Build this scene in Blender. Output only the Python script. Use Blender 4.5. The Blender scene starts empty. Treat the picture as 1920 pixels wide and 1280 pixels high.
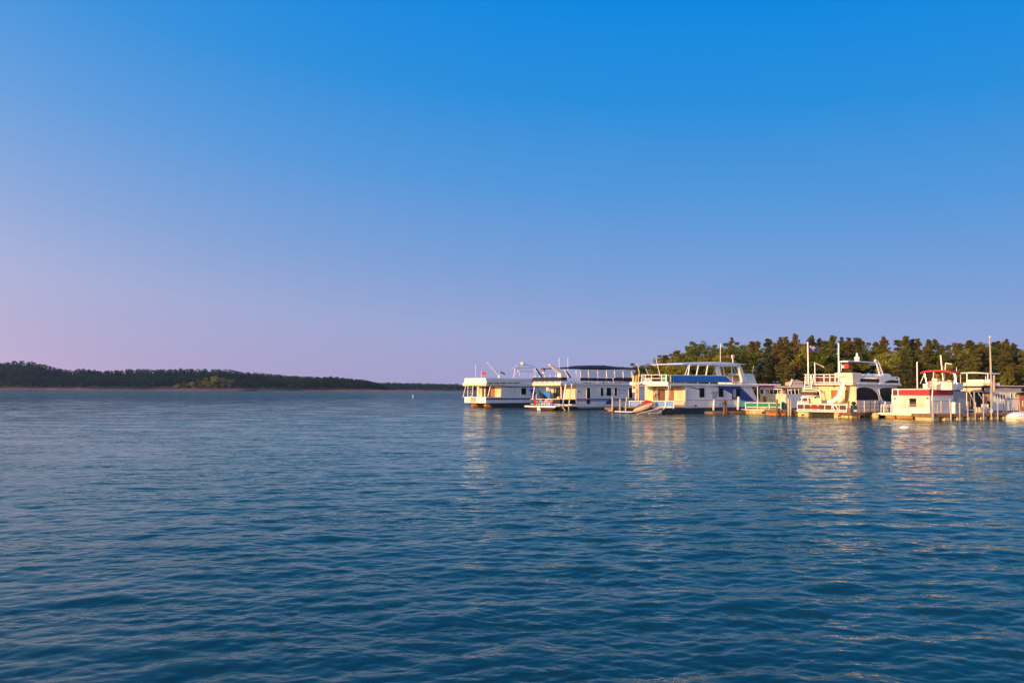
import bpy, bmesh, math, random
import numpy as np
from mathutils import Vector, Matrix

random.seed(7)
rng = np.random.default_rng(7)
R = math.radians
scene = bpy.context.scene
col = scene.collection

# ------------------------------------------------------------------ camera
CAM_H = 2.6
FPX = 1493.0                       # focal length in pixels of the 1920 px wide photograph
PITCH, ROLL = R(3.53), R(0.30)
_f = Vector((0, math.cos(PITCH), math.sin(PITCH)))
_r0 = Vector((1, 0, 0))
_u0 = Vector((0, -math.sin(PITCH), math.cos(PITCH)))
_rt = _r0 * math.cos(ROLL) + _u0 * math.sin(ROLL)
_up = _u0 * math.cos(ROLL) - _r0 * math.sin(ROLL)
cam_data = bpy.data.cameras.new('camera')
cam_data.sensor_width = 36.0
cam_data.lens = FPX / 1920.0 * 36.0
cam_data.clip_start = 0.1
cam_data.clip_end = 20000.0
cam = bpy.data.objects.new('camera', cam_data)
col.objects.link(cam)
cam.matrix_world = Matrix(((_rt.x, _up.x, -_f.x, 0), (_rt.y, _up.y, -_f.y, 0),
                           (_rt.z, _up.z, -_f.z, CAM_H), (0, 0, 0, 1)))
scene.camera = cam
CAM = Vector((0, 0, CAM_H))

# ------------------------------------------------------------------ view, sun, sky
vs = scene.view_settings
vs.view_transform = 'Standard'
vs.look = 'None'
vs.exposure = 0.28
vs.gamma = 1.0
vs.use_curve_mapping = False

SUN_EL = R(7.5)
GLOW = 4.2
SUN_AZ = Vector((-0.70, -0.714, 0)).normalized()
sun_dir = Vector((SUN_AZ.x * math.cos(SUN_EL), SUN_AZ.y * math.cos(SUN_EL), math.sin(SUN_EL)))
sd = bpy.data.lights.new('sun', 'SUN')
sd.energy = 5.0
sd.angle = R(0.53)
sd.color = (1.0, 0.61, 0.28)
sun = bpy.data.objects.new('sun', sd)
col.objects.link(sun)
sun.rotation_euler = (-sun_dir).to_track_quat('-Z', 'Y').to_euler()
sun.location = (-60, -40, 40)


def lin(r, g, b):
    def f(c):
        c /= 255.0
        return c / 12.92 if c <= 0.04045 else ((c + 0.055) / 1.055) ** 2.4
    return (f(r), f(g), f(b), 1.0)


world = bpy.data.worlds.new('World')
scene.world = world
world.use_nodes = True
wn, wl = world.node_tree.nodes, world.node_tree.links
wn.clear()
w_out = wn.new('ShaderNodeOutputWorld')
w_bg = wn.new('ShaderNodeBackground')
w_bg.inputs['Strength'].default_value = 0.1
w_sky = wn.new('ShaderNodeTexSky')
w_sky.sky_type = 'NISHITA'
w_sky.sun_disc = False
w_sky.sun_elevation = SUN_EL
w_sky.sun_rotation = math.atan2(SUN_AZ.x, SUN_AZ.y)
w_sky.air_density = 1.0
w_sky.dust_density = 0.6
w_sky.ozone_density = 2.0
# the evening gradient: deepens with elevation and away from the sunset
w_tc = wn.new('ShaderNodeTexCoord')
w_sep = wn.new('ShaderNodeSeparateXYZ')
wl.new(w_tc.outputs['Generated'], w_sep.inputs[0])
def wmath(op, a, b=None):
    n = wn.new('ShaderNodeMath')
    n.operation = op
    for i, v in enumerate((a, b)):
        if v is None:
            continue
        if isinstance(v, (int, float)):
            n.inputs[i].default_value = v
        else:
            wl.new(v, n.inputs[i])
    return n.outputs[0]
w_el = wmath('ARCSINE', w_sep.outputs['Z'])
w_eld = wmath('MULTIPLY', wmath('ABSOLUTE', w_el), 180 / math.pi)
w_dot = wn.new('ShaderNodeVectorMath')
w_dot.operation = 'DOT_PRODUCT'
wl.new(w_tc.outputs['Generated'], w_dot.inputs[0])
w_dot.inputs[1].default_value = sun_dir
w_sun = w_dot.outputs['Value']          # cosine of the angle from the sun
w_t = wmath('SUBTRACT', w_eld, wmath('MULTIPLY', wmath('ADD', w_sun, 0.71), 7.5))
w_fac = wmath('DIVIDE', wmath('ADD', w_t, 16.0), 106.0)
w_ramp = wn.new('ShaderNodeValToRGB')
SKY_STOPS = [(-11, (236, 188, 170)), (-6, (206, 168, 192)), (-1, (174, 161, 204)), (3.5, (157, 168, 212)),
             (8.3, (124, 160, 216)), (14, (84, 152, 220)), (20, (40, 143, 221)), (26, (4, 136, 225)),
             (31, (0, 131, 223)), (60, (8, 114, 200)), (90, (30, 105, 180))]
el = w_ramp.color_ramp.elements
while len(el) > 1:
    el.remove(el[-1])
for i, (t, c) in enumerate(SKY_STOPS):
    p = (t + 16.0) / 106.0
    e = el[0] if i == 0 else el.new(p)
    e.position = p
    e.color = lin(*c)
w_ramp.color_ramp.interpolation = 'B_SPLINE' if False else 'LINEAR'
wl.new(w_fac, w_ramp.inputs[0])
w_scale = wn.new('ShaderNodeVectorMath')
w_scale.operation = 'SCALE'
w_scale.inputs['Scale'].default_value = 10.0 * 2 ** -0.28
wl.new(w_ramp.outputs['Color'], w_scale.inputs[0])
w_mix = wn.new('ShaderNodeMix')
w_mix.data_type = 'RGBA'
w_mix.inputs['Factor'].default_value = 0.985
wl.new(w_sky.outputs['Color'], w_mix.inputs['A'])
wl.new(w_scale.outputs[0], w_mix.inputs['B'])
# the broad warm glow of the low sun, fading away from it; raised to fill the shaded boat sides
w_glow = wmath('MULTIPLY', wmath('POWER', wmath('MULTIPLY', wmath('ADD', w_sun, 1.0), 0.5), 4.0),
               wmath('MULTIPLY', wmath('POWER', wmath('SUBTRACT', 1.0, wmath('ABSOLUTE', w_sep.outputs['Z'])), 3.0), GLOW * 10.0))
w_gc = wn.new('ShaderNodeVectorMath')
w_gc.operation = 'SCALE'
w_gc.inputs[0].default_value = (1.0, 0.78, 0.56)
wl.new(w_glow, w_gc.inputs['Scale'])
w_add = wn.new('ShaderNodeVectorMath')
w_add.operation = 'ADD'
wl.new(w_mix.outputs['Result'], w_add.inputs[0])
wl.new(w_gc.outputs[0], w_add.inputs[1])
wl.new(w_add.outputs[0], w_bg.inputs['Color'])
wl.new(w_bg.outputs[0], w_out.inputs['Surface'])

scene.render.engine = 'CYCLES'
scene.cycles.max_bounces = 8
scene.cycles.glossy_bounces = 4
scene.cycles.caustics_reflective = False
scene.cycles.caustics_refractive = False


# ------------------------------------------------------------------ helpers: pixels to places
def ray(px, py):
    return (_f + _rt * ((px - 960.0) / FPX) + _up * ((640.0 - py) / FPX))


def at_depth(px, py, Y):
    d = ray(px, py)
    return CAM + d * (Y / d.y)


def at_water(px, py, z=0.0):
    d = ray(px, py)
    return CAM + d * ((z - CAM_H) / d.z)


# ------------------------------------------------------------------ helpers: materials
MATS = {}


def mat(name, rgb, rough=0.5, metal=0.0, var=0.12, scale=3.0, bump=0.0, bscale=30.0, spec=0.5, rnd=0.0,
        streak=0.0, wood=0.0):
    if name in MATS:
        return MATS[name]
    m = bpy.data.materials.new(name)
    MATS[name] = m
    m.use_nodes = True
    n, l = m.node_tree.nodes, m.node_tree.links
    p = n['Principled BSDF']
    p.inputs['Roughness'].default_value = rough
    p.inputs['Metallic'].default_value = metal
    p.inputs['Specular IOR Level'].default_value = spec
    tc = n.new('ShaderNodeTexCoord')
    ns = n.new('ShaderNodeTexNoise')
    ns.inputs['Scale'].default_value = scale
    ns.inputs['Detail'].default_value = 5
    if streak or wood:
        mp = n.new('ShaderNodeMapping')
        mp.inputs['Scale'].default_value = (4.0, 4.0, 0.5) if streak else (0.6, 6.0, 6.0)
        l.new(tc.outputs['Object'], mp.inputs[0])
        l.new(mp.outputs[0], ns.inputs['Vector'])
    else:
        l.new(tc.outputs['Object'], ns.inputs['Vector'])
    mx = n.new('ShaderNodeMix')
    mx.data_type = 'RGBA'
    k = 1.0 - var * 1.6
    k2 = 1.0 + var * 0.5
    mx.inputs['A'].default_value = (rgb[0] * k, rgb[1] * k, rgb[2] * k, 1)
    mx.inputs['B'].default_value = tuple(min(1, c * k2) for c in rgb) + (1,)
    cr = n.new('ShaderNodeMapRange')
    cr.inputs['From Min'].default_value = 0.3
    cr.inputs['From Max'].default_value = 0.7
    l.new(ns.outputs['Fac'], cr.inputs['Value'])
    l.new(cr.outputs[0], mx.inputs['Factor'])
    last = mx.outputs['Result']
    if rnd:
        oi = n.new('ShaderNodeObjectInfo')
        hs = n.new('ShaderNodeHueSaturation')
        mr = n.new('ShaderNodeMapRange')
        mr.inputs['To Min'].default_value = 1 - rnd
        mr.inputs['To Max'].default_value = 1 + rnd
        l.new(oi.outputs['Random'], mr.inputs['Value'])
        l.new(mr.outputs[0], hs.inputs['Value'])
        l.new(last, hs.inputs['Color'])
        last = hs.outputs[0]
    l.new(last, p.inputs['Base Color'])
    if bump:
        nb = n.new('ShaderNodeTexNoise')
        nb.inputs['Scale'].default_value = bscale
        l.new(tc.outputs['Object'], nb.inputs['Vector'])
        bp = n.new('ShaderNodeBump')
        bp.inputs['Strength'].default_value = bump
        bp.inputs['Distance'].default_value = 0.02
        l.new(nb.outputs['Fac'], bp.inputs['Height'])
        l.new(bp.outputs[0], p.inputs['Normal'])
    return m


WHITE = mat('white_gelcoat', (0.86, 0.81, 0.74), 0.4, var=0.13, scale=1.2, streak=1)
CREAM = mat('cream_siding', (0.84, 0.63, 0.36), 0.5, var=0.13, scale=1.5, streak=1)
PALECREAM = mat('pale_cream_paint', (0.86, 0.75, 0.56), 0.5, var=0.12, scale=1.5, streak=1)
TRIM = mat('white_trim', (0.86, 0.82, 0.76), 0.45, var=0.06)
DARKHULL = mat('dark_hull', (0.025, 0.03, 0.035), 0.4, var=0.4, scale=1.0)
GLASS = mat('dark_glass', (0.012, 0.012, 0.012), 0.3, var=0.2, spec=0.06)
NAVY = mat('navy_canvas', (0.012, 0.013, 0.028), 0.8, var=0.25, bump=0.2)
BLACKC = mat('black_canvas', (0.018, 0.018, 0.02), 0.8, var=0.3, bump=0.2)
BLUE = mat('blue_canvas', (0.03, 0.19, 0.60), 0.75, var=0.15, bump=0.2, scale=2)
BLUEP = mat('blue_paint', (0.02, 0.035, 0.22), 0.3, var=0.1)
PALEBLUE = mat('pale_blue_panel', (0.18, 0.32, 0.62), 0.6, var=0.15)
PURPLE = mat('purple_stripe', (0.10, 0.06, 0.17), 0.4, var=0.1)
MAUVE = mat('mauve_stripe', (0.36, 0.28, 0.42), 0.4, var=0.1)
RED = mat('red_canvas', (0.55, 0.025, 0.03), 0.75, var=0.12, bump=0.15)
MAROON = mat('maroon_paint', (0.12, 0.015, 0.02), 0.6, var=0.25)
MESHBROWN = mat('brown_rail_mesh', (0.12, 0.055, 0.035), 0.85, var=0.3, scale=6)
WOODDOOR = mat('varnished_wood', (0.36, 0.13, 0.035), 0.4, var=0.25, streak=1)
BROWN = mat('brown_trim', (0.16, 0.07, 0.03), 0.6, var=0.25)
DARK = mat('dark_interior', (0.02, 0.017, 0.015), 0.7, var=0.3)
GREEN = mat('green_panel', (0.0, 0.30, 0.14), 0.6, var=0.15)
TEAL = mat('teal_cover', (0.02, 0.10, 0.09), 0.8, var=0.3)
YELLOWF = mat('yellow_float', (0.72, 0.52, 0.22), 0.6, var=0.25, scale=2)
ALU = mat('aluminium_pontoon', (0.55, 0.5, 0.44), 0.4, metal=0.6, var=0.25)
BARREL = mat('orange_float_barrel', (0.55, 0.26, 0.07), 0.6, var=0.35, scale=2)
POSTW = mat('weathered_white_post', (0.50, 0.44, 0.36), 0.75, var=0.3, scale=2, streak=1, rnd=0.12)
POSTB = mat('brown_wood_post', (0.26, 0.13, 0.07), 0.85, var=0.35, scale=2, streak=1, rnd=0.15)
DECKWOOD = mat('dock_boards', (0.33, 0.25, 0.18), 0.85, var=0.35, scale=2, wood=1)
STEEL = mat('steel_tube', (0.7, 0.68, 0.64), 0.3, metal=0.5, var=0.1)
TAN = mat('tan_cover', (0.55, 0.38, 0.24), 0.7, var=0.2)
GREYC = mat('grey_canvas', (0.42, 0.40, 0.40), 0.8, var=0.15)
PLASTIC = mat('white_plastic', (0.8, 0.78, 0.75), 0.45, var=0.05)
REDT = mat('red_towel', (0.5, 0.01, 0.02), 0.9, var=0.2)
PURB = mat('violet_plastic', (0.17, 0.1, 0.5), 0.5, var=0.1)
ORANGE = mat('orange_cushion', (0.7, 0.24, 0.10), 0.8, var=0.2)
BRICKO = mat('orange_boards', (0.55, 0.22, 0.09), 0.8, var=0.2)
TEXTG = mat('grey_lettering', (0.12, 0.12, 0.15), 0.5, var=0.02)
TEXTB = mat('black_lettering', (0.02, 0.02, 0.025), 0.5, var=0.02)
FLAGBLUE = mat('flag_blue', (0.02, 0.022, 0.13), 0.8, var=0.1)
FLAGWHITE = mat('flag_white', (0.8, 0.78, 0.76), 0.8, var=0.05)
FLAGRED = mat('flag_red', (0.55, 0.03, 0.04), 0.8, var=0.1)
CURTAIN = mat('curtain_cloth', (0.78, 0.60, 0.32), 0.8, var=0.15, streak=1)


def make_vinyl():
    m = bpy.data.materials.new('clear_vinyl')
    m.use_nodes = True
    p = m.node_tree.nodes['Principled BSDF']
    p.inputs['Base Color'].default_value = (0.90, 0.87, 0.84, 1)
    p.inputs['Roughness'].default_value = 0.25
    p.inputs['Alpha'].default_value = 0.85
    return m


VINYL = make_vinyl()


# ------------------------------------------------------------------ helpers: mesh collector
class MB:
    def __init__(self):
        self.v, self.f = [], []

    def add(self, vs_, fs_):
        b = len(self.v)
        self.v += [tuple(p) for p in vs_]
        self.f += [tuple(i + b for i in f) for f in fs_]
        return self

    def box(self, x0, x1, y0, y1, z0, z1):
        if x0 > x1: x0, x1 = x1, x0
        if y0 > y1: y0, y1 = y1, y0
        if z0 > z1: z0, z1 = z1, z0
        return self.add([(x0, y0, z0), (x1, y0, z0), (x1, y1, z0), (x0, y1, z0),
                         (x0, y0, z1), (x1, y0, z1), (x1, y1, z1), (x0, y1, z1)],
                        [(3, 2, 1, 0), (4, 5, 6, 7), (0, 1, 5, 4), (1, 2, 6, 5), (2, 3, 7, 6), (3, 0, 4, 7)])

    def tube(self, p, q, r, n=8, r2=None):
        p, q = Vector(p), Vector(q)
        d = (q - p)
        if d.length < 1e-6:
            return self
        d.normalize()
        a = d.orthogonal().normalized()
        b = d.cross(a)
        r2 = r if r2 is None else r2
        vs_ = []
        for c, rr in ((p, r), (q, r2)):
            for i in range(n):
                t = 2 * math.pi * i / n
                vs_.append(c + (a * math.cos(t) + b * math.sin(t)) * rr)
        fs_ = [(i, (i + 1) % n, n + (i + 1) % n, n + i) for i in range(n)]
        fs_ += [tuple(range(n))[::-1], tuple(range(n, 2 * n))]
        return self.add(vs_, fs_)

    def path(self, pts, r, n=8):
        for a, b in zip(pts[:-1], pts[1:]):
            self.tube(a, b, r, n)
        return self

    def prism_y(self, pts, y0, y1):
        """pts = (x, z) outline, extruded from y0 to y1"""
        n = len(pts)
        vs_ = [(x, y0, z) for x, z in pts] + [(x, y1, z) for x, z in pts]
        fs_ = [tuple(range(n)), tuple(range(n, 2 * n))[::-1]]
        fs_ += [(i, n + i, n + (i + 1) % n, (i + 1) % n) for i in range(n)]
        return self.add(vs_, fs_)

    def prism_x(self, pts, x0, x1):
        n = len(pts)
        vs_ = [(x0, y, z) for y, z in pts] + [(x1, y, z) for y, z in pts]
        fs_ = [tuple(range(n)), tuple(range(n, 2 * n))[::-1]]
        fs_ += [(i, n + i, n + (i + 1) % n, (i + 1) % n) for i in range(n)]
        return self.add(vs_, fs_)

    def loft(self, rings, cap=True):
        n = len(rings[0])
        vs_ = [p for rg in rings for p in rg]
        fs_ = []
        for k in range(len(rings) - 1):
            for i in range(n):
                j = (i + 1) % n
                fs_.append((k * n + i, k * n + j, (k + 1) * n + j, (k + 1) * n + i))
        if cap:
            fs_.append(tuple(range(n))[::-1])
            fs_.append(tuple((len(rings) - 1) * n + i for i in range(n)))
        return self.add(vs_, fs_)

    def sphere(self, c, r, n=12, m=8, sz=1.0):
        rings = []
        for k in range(m + 1):
            t = math.pi * k / m
            rr = max(r * math.sin(t), r * 0.02)
            rings.append([(c[0] + rr * math.cos(2 * math.pi * i / n), c[1] + rr * math.sin(2 * math.pi * i / n),
                           c[2] - r * sz * math.cos(t)) for i in range(n)])
        return self.loft(rings)

    def build(self, name, m, parent=None, smooth=False, bevel=0.0):
        me = bpy.data.meshes.new(name)
        me.from_pydata(self.v, [], self.f)
        bm = bmesh.new()
        bm.from_mesh(me)
        bmesh.ops.recalc_face_normals(bm, faces=bm.faces)
        bm.to_mesh(me)
        bm.free()
        me.materials.append(m)
        if smooth:
            me.polygons.foreach_set('use_smooth', [True] * len(me.polygons))
        o = bpy.data.objects.new(name, me)
        col.objects.link(o)
        if parent:
            o.parent = parent
        if bevel:
            bv = o.modifiers.new('bevel', 'BEVEL')
            bv.width = bevel
            bv.segments = 2
            bv.limit_method = 'ANGLE'
        return o


def tag(o, label=None, cat=None, group=None, kind=None):
    if label: o['label'] = label
    if cat: o['category'] = cat
    if group: o['group'] = group
    if kind: o['kind'] = kind
    return o


def empty(name, loc, rz, label, cat, group=None):
    o = bpy.data.objects.new(name, None)
    o.empty_display_size = 0.3
    col.objects.link(o)
    o.location = loc
    o.rotation_euler = (0, 0, rz)
    return tag(o, label, cat, group)


def text_mesh(name, s, size, m, parent, M, align='CENTER'):
    cu = bpy.data.curves.new(name, 'FONT')
    cu.body = s
    cu.size = size
    cu.align_x = align
    cu.align_y = 'CENTER'
    cu.extrude = 0.004
    tmp = bpy.data.objects.new(name, cu)
    col.objects.link(tmp)
    dg = bpy.context.evaluated_depsgraph_get()
    me = bpy.data.meshes.new_from_object(tmp.evaluated_get(dg))
    bpy.data.objects.remove(tmp)
    me.name = name
    me.materials.clear()
    me.materials.append(m)
    o = bpy.data.objects.new(name, me)
    col.objects.link(o)
    o.parent = parent
    o.matrix_local = M
    return o
# ================================================================== WATER
def build_water():
    fine = np.linspace(-R(41), R(41), 901)
    coarse = np.linspace(R(41), 2 * math.pi - R(41), 62)[1:-1]
    az = np.concatenate([fine, coarse])
    rad = [0.4, 1.2, 2.2, 3.2, 4.2]
    r = 5.0
    while r < 240:
        rad.append(r); r *= 1.0036
    while r < 3000:
        rad.append(r); r *= 1.045
    rad = np.array(rad)
    RR, AA = np.meshgrid(rad, az, indexing='ij')
    X, Y = RR * np.sin(AA), RR * np.cos(AA)
    Z = np.zeros_like(X)
    sp = np.maximum(RR * 0.0036, 0.03)
    lr = np.random.default_rng(3)
    NC = 104
    gx, gy = X.copy(), Y.copy()
    # slow patches of stronger and weaker ripples
    gust = 0.85 + 0.35 * np.sin(X * 0.11 + 1.3 * np.sin(Y * 0.05)) * np.sin(Y * 0.07 + 0.6 + 0.8 * np.sin(X * 0.043))
    for k in range(NC):
        lam = 0.075 * (32.0 ** (k / (NC - 1.0))) * lr.uniform(0.9, 1.1)
        w = 2 * math.pi / lam
        slope = 0.0138 * (1.25 if 0.15 < lam < 0.8 else (1.2 if lam <= 0.15 else 0.72))
        amp = slope / w
        att = np.clip((lam / sp - 1.5) / 2.2, 0, 1)
        ph = lr.uniform(0, 6.283)
        if k % 2:
            # waves running out from the shore behind the camera: gently curved crests
            cx, cy = lr.normal(4, 16), -lr.uniform(8, 50)
            dx, dy = X - cx, Y - cy
            rd = np.sqrt(dx * dx + dy * dy)
            kx, ky = dx / rd, dy / rd
            arg = w * rd + ph
        else:
            th = lr.normal(0.05, 0.75)
            kx, ky = math.sin(th), math.cos(th)
            arg = w * (kx * X + ky * Y) + ph
        Z += amp * att * gust * np.sin(arg)
        if lam < 2.2:
            gx -= 0.85 * amp * att * kx * np.cos(arg)
            gy -= 0.85 * amp * att * ky * np.cos(arg)
    nr, na = X.shape
    co = np.stack([gx, gy, Z], -1).reshape(-1, 3)
    i = np.arange(nr - 1)[:, None]
    j = np.arange(na)[None, :]
    jn = (j + 1) % na
    quads = np.stack([i * na + j, i * na + jn, (i + 1) * na + jn, (i + 1) * na + j], -1).reshape(-1, 4)
    me = bpy.data.meshes.new('lake_water')
    nv, nf = len(co), len(quads)
    me.vertices.add(nv)
    me.vertices.foreach_set('co', co.astype(np.float32).ravel())
    me.loops.add(nf * 4)
    me.loops.foreach_set('vertex_index', quads.astype(np.int32).ravel())
    me.polygons.add(nf)
    me.polygons.foreach_set('loop_start', np.arange(nf, dtype=np.int32) * 4)
    me.polygons.foreach_set('use_smooth', np.ones(nf, dtype=bool))
    me.update()
    m = bpy.data.materials.new('lake_water')
    m.use_nodes = True
    n, l = m.node_tree.nodes, m.node_tree.links
    n.remove(n['Principled BSDF'])
    body = n.new('ShaderNodeBsdfDiffuse')
    body.inputs['Color'].default_value = (0.007, 0.036, 0.042, 1)
    gloss = n.new('ShaderNodeBsdfGlossy')
    gloss.inputs['Color'].default_value = (0.90, 1.0, 0.86, 1)      # slightly green lake water
    gloss.inputs['Roughness'].default_value = 0.06
    fres = n.new('ShaderNodeFresnel')
    fres.inputs['IOR'].default_value = 1.45
    mixs = n.new('ShaderNodeMixShader')
    l.new(fres.outputs[0], mixs.inputs[0])
    l.new(body.outputs[0], mixs.inputs[1])
    l.new(gloss.outputs[0], mixs.inputs[2])
    l.new(mixs.outputs[0], n['Material Output'].inputs['Surface'])
    tc = n.new('ShaderNodeTexCoord')
    mp = n.new('ShaderNodeMapping')
    mp.inputs['Scale'].default_value = (0.6, 1.0, 1.0)
    mp.inputs['Rotation'].default_value = (0, 0, R(9))
    l.new(tc.outputs['Object'], mp.inputs[0])
    hs = []
    for sc_, det, wgt in ((7.0, 3, 0.12), (2.6, 3, 0.24), (0.9, 2, 0.22)):
        t = n.new('ShaderNodeTexNoise')
        t.inputs['Scale'].default_value = sc_
        t.inputs['Detail'].default_value = det
        l.new(mp.outputs[0], t.inputs['Vector'])
        mm = n.new('ShaderNodeMath')
        mm.operation = 'MULTIPLY'
        mm.inputs[1].default_value = wgt
        l.new(t.outputs['Fac'], mm.inputs[0])
        hs.append(mm.outputs[0])
    a = n.new('ShaderNodeMath'); a.operation = 'ADD'
    l.new(hs[0], a.inputs[0]); l.new(hs[1], a.inputs[1])
    b = n.new('ShaderNodeMath'); b.operation = 'ADD'
    l.new(a.outputs[0], b.inputs[0]); l.new(hs[2], b.inputs[1])
    bp = n.new('ShaderNodeBump')
    bp.inputs['Strength'].default_value = 1.0
    # ripples finer than the mesh: they take over where the mesh gets coarser
    ln = n.new('ShaderNodeVectorMath'); ln.operation = 'LENGTH'
    l.new(tc.outputs['Object'], ln.inputs[0])
    mrr = n.new('ShaderNodeMapRange')
    mrr.inputs['From Min'].default_value = 10.0
    mrr.inputs['From Max'].default_value = 220.0
    mrr.inputs['To Min'].default_value = 0.085
    mrr.inputs['To Max'].default_value = 0.85
    l.new(ln.outputs['Value'], mrr.inputs['Value'])
    # cat's paws: short patches where the ripples stand steeper
    pm = n.new('ShaderNodeMapping')
    pm.inputs['Scale'].default_value = (0.16, 0.42, 1.0)
    l.new(tc.outputs['Object'], pm.inputs[0])
    pn = n.new('ShaderNodeTexNoise')
    pn.inputs['Scale'].default_value = 1.0
    pn.inputs['Detail'].default_value = 4
    pn.inputs['Roughness'].default_value = 0.65
    l.new(pm.outputs[0], pn.inputs['Vector'])
    pr = n.new('ShaderNodeMapRange')
    pr.inputs['From Min'].default_value = 0.38
    pr.inputs['From Max'].default_value = 0.66
    pr.inputs['To Min'].default_value = 0.35
    pr.inputs['To Max'].default_value = 2.3
    l.new(pn.outputs['Fac'], pr.inputs['Value'])
    pmul = n.new('ShaderNodeMath'); pmul.operation = 'MULTIPLY'
    l.new(mrr.outputs[0], pmul.inputs[0]); l.new(pr.outputs[0], pmul.inputs[1])
    l.new(pmul.outputs[0], bp.inputs['Distance'])
    l.new(b.outputs[0], bp.inputs['Height'])
    for nd in (body, gloss, fres):
        l.new(bp.outputs[0], nd.inputs['Normal'])
    me.materials.append(m)
    o = bpy.data.objects.new('lake_water', me)
    col.objects.link(o)
    tag(o, kind='structure')


build_water()

# ================================================================== LAND
SOIL = mat('red_clay_bank', (0.30, 0.13, 0.085), 0.95, var=0.35, scale=0.08, bump=0.3, bscale=2)
FLOOR = mat('forest_floor', (0.06, 0.045, 0.022), 0.95, var=0.4, scale=0.2, bump=0.4, bscale=3)


def foliage_mat(name, rgb, var=0.35, scale=0.5, rnd=0.22, trans=0.35):
    """thin leaves: part of the light comes through them"""
    m = mat(name, rgb, 0.75, var=var, scale=scale, rnd=rnd, spec=0.2)
    n, l = m.node_tree.nodes, m.node_tree.links
    p = n['Principled BSDF']
    src = p.inputs['Base Color'].links[0].from_socket
    tr = n.new('ShaderNodeBsdfTranslucent')
    mx = n.new('ShaderNodeMixShader')
    mx.inputs[0].default_value = trans
    l.new(src, tr.inputs['Color'])
    l.new(p.outputs[0], mx.inputs[1])
    l.new(tr.outputs[0], mx.inputs[2])
    l.new(mx.outputs[0], n['Material Output'].inputs['Surface'])
    return m


LEAF_GREEN = foliage_mat('green_leaves', (0.135, 0.16, 0.024))
LEAF_YELLOW = foliage_mat('yellow_green_leaves', (0.30, 0.285, 0.032))
LEAF_RUST = foliage_mat('rusty_needles', (0.20, 0.128, 0.03))
LEAF_PINE = foliage_mat('olive_needles', (0.155, 0.145, 0.03))
LEAF_DARK = foliage_mat('dark_needles', (0.085, 0.095, 0.026))
LEAF_FAR = foliage_mat('far_leaves', (0.015, 0.036, 0.014), scale=0.02, var=0.5, rnd=0.0)  # leaf colour darkened to stand for the shade on the far hills
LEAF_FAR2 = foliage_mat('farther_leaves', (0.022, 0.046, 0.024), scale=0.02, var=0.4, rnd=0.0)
BARK = mat('tree_bark', (0.14, 0.08, 0.05), 0.95, var=0.35, scale=2, bump=0.5, bscale=8)


def land(name, rings, m):
    mb = MB()
    n = len(rings[0])
    vs_ = [p for rg in rings for p in rg]
    fs_ = [(k * n + i, k * n + i + 1, (k + 1) * n + i + 1, (k + 1) * n + i)
           for k in range(len(rings) - 1) for i in range(n - 1)]
    mb.add(vs_, fs_)
    o = mb.build(name, m, smooth=True)
    for poly in o.data.polygons:
        pass
    return tag(o, kind='structure')


def interp(x, pts):
    xs = [p[0] for p in pts]; ys = [p[1] for p in pts]
    return float(np.interp(x, xs, ys))


# ---- far shore on the left: skyline in photograph pixels
SKY_L = [(-500, 684), (-200, 690), (-60, 684), (0, 680), (20, 677), (42, 676), (70, 680), (95, 685), (112, 691), (140, 695),
         (150, 690), (170, 692), (190, 694), (225, 693), (262, 691), (300, 692), (340, 690), (365, 691), (400, 692),
         (430, 692), (450, 696), (500, 700), (560, 704), (600, 706), (622, 705), (650, 708), (680, 711), (700, 715), (716, 722), (730, 727)]
SKY_F = [(640, 716), (700, 716), (760, 717), (820, 718.5), (870, 720), (940, 720), (1000, 721), (1100, 720), (1200, 722), (1330, 722)]


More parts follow.
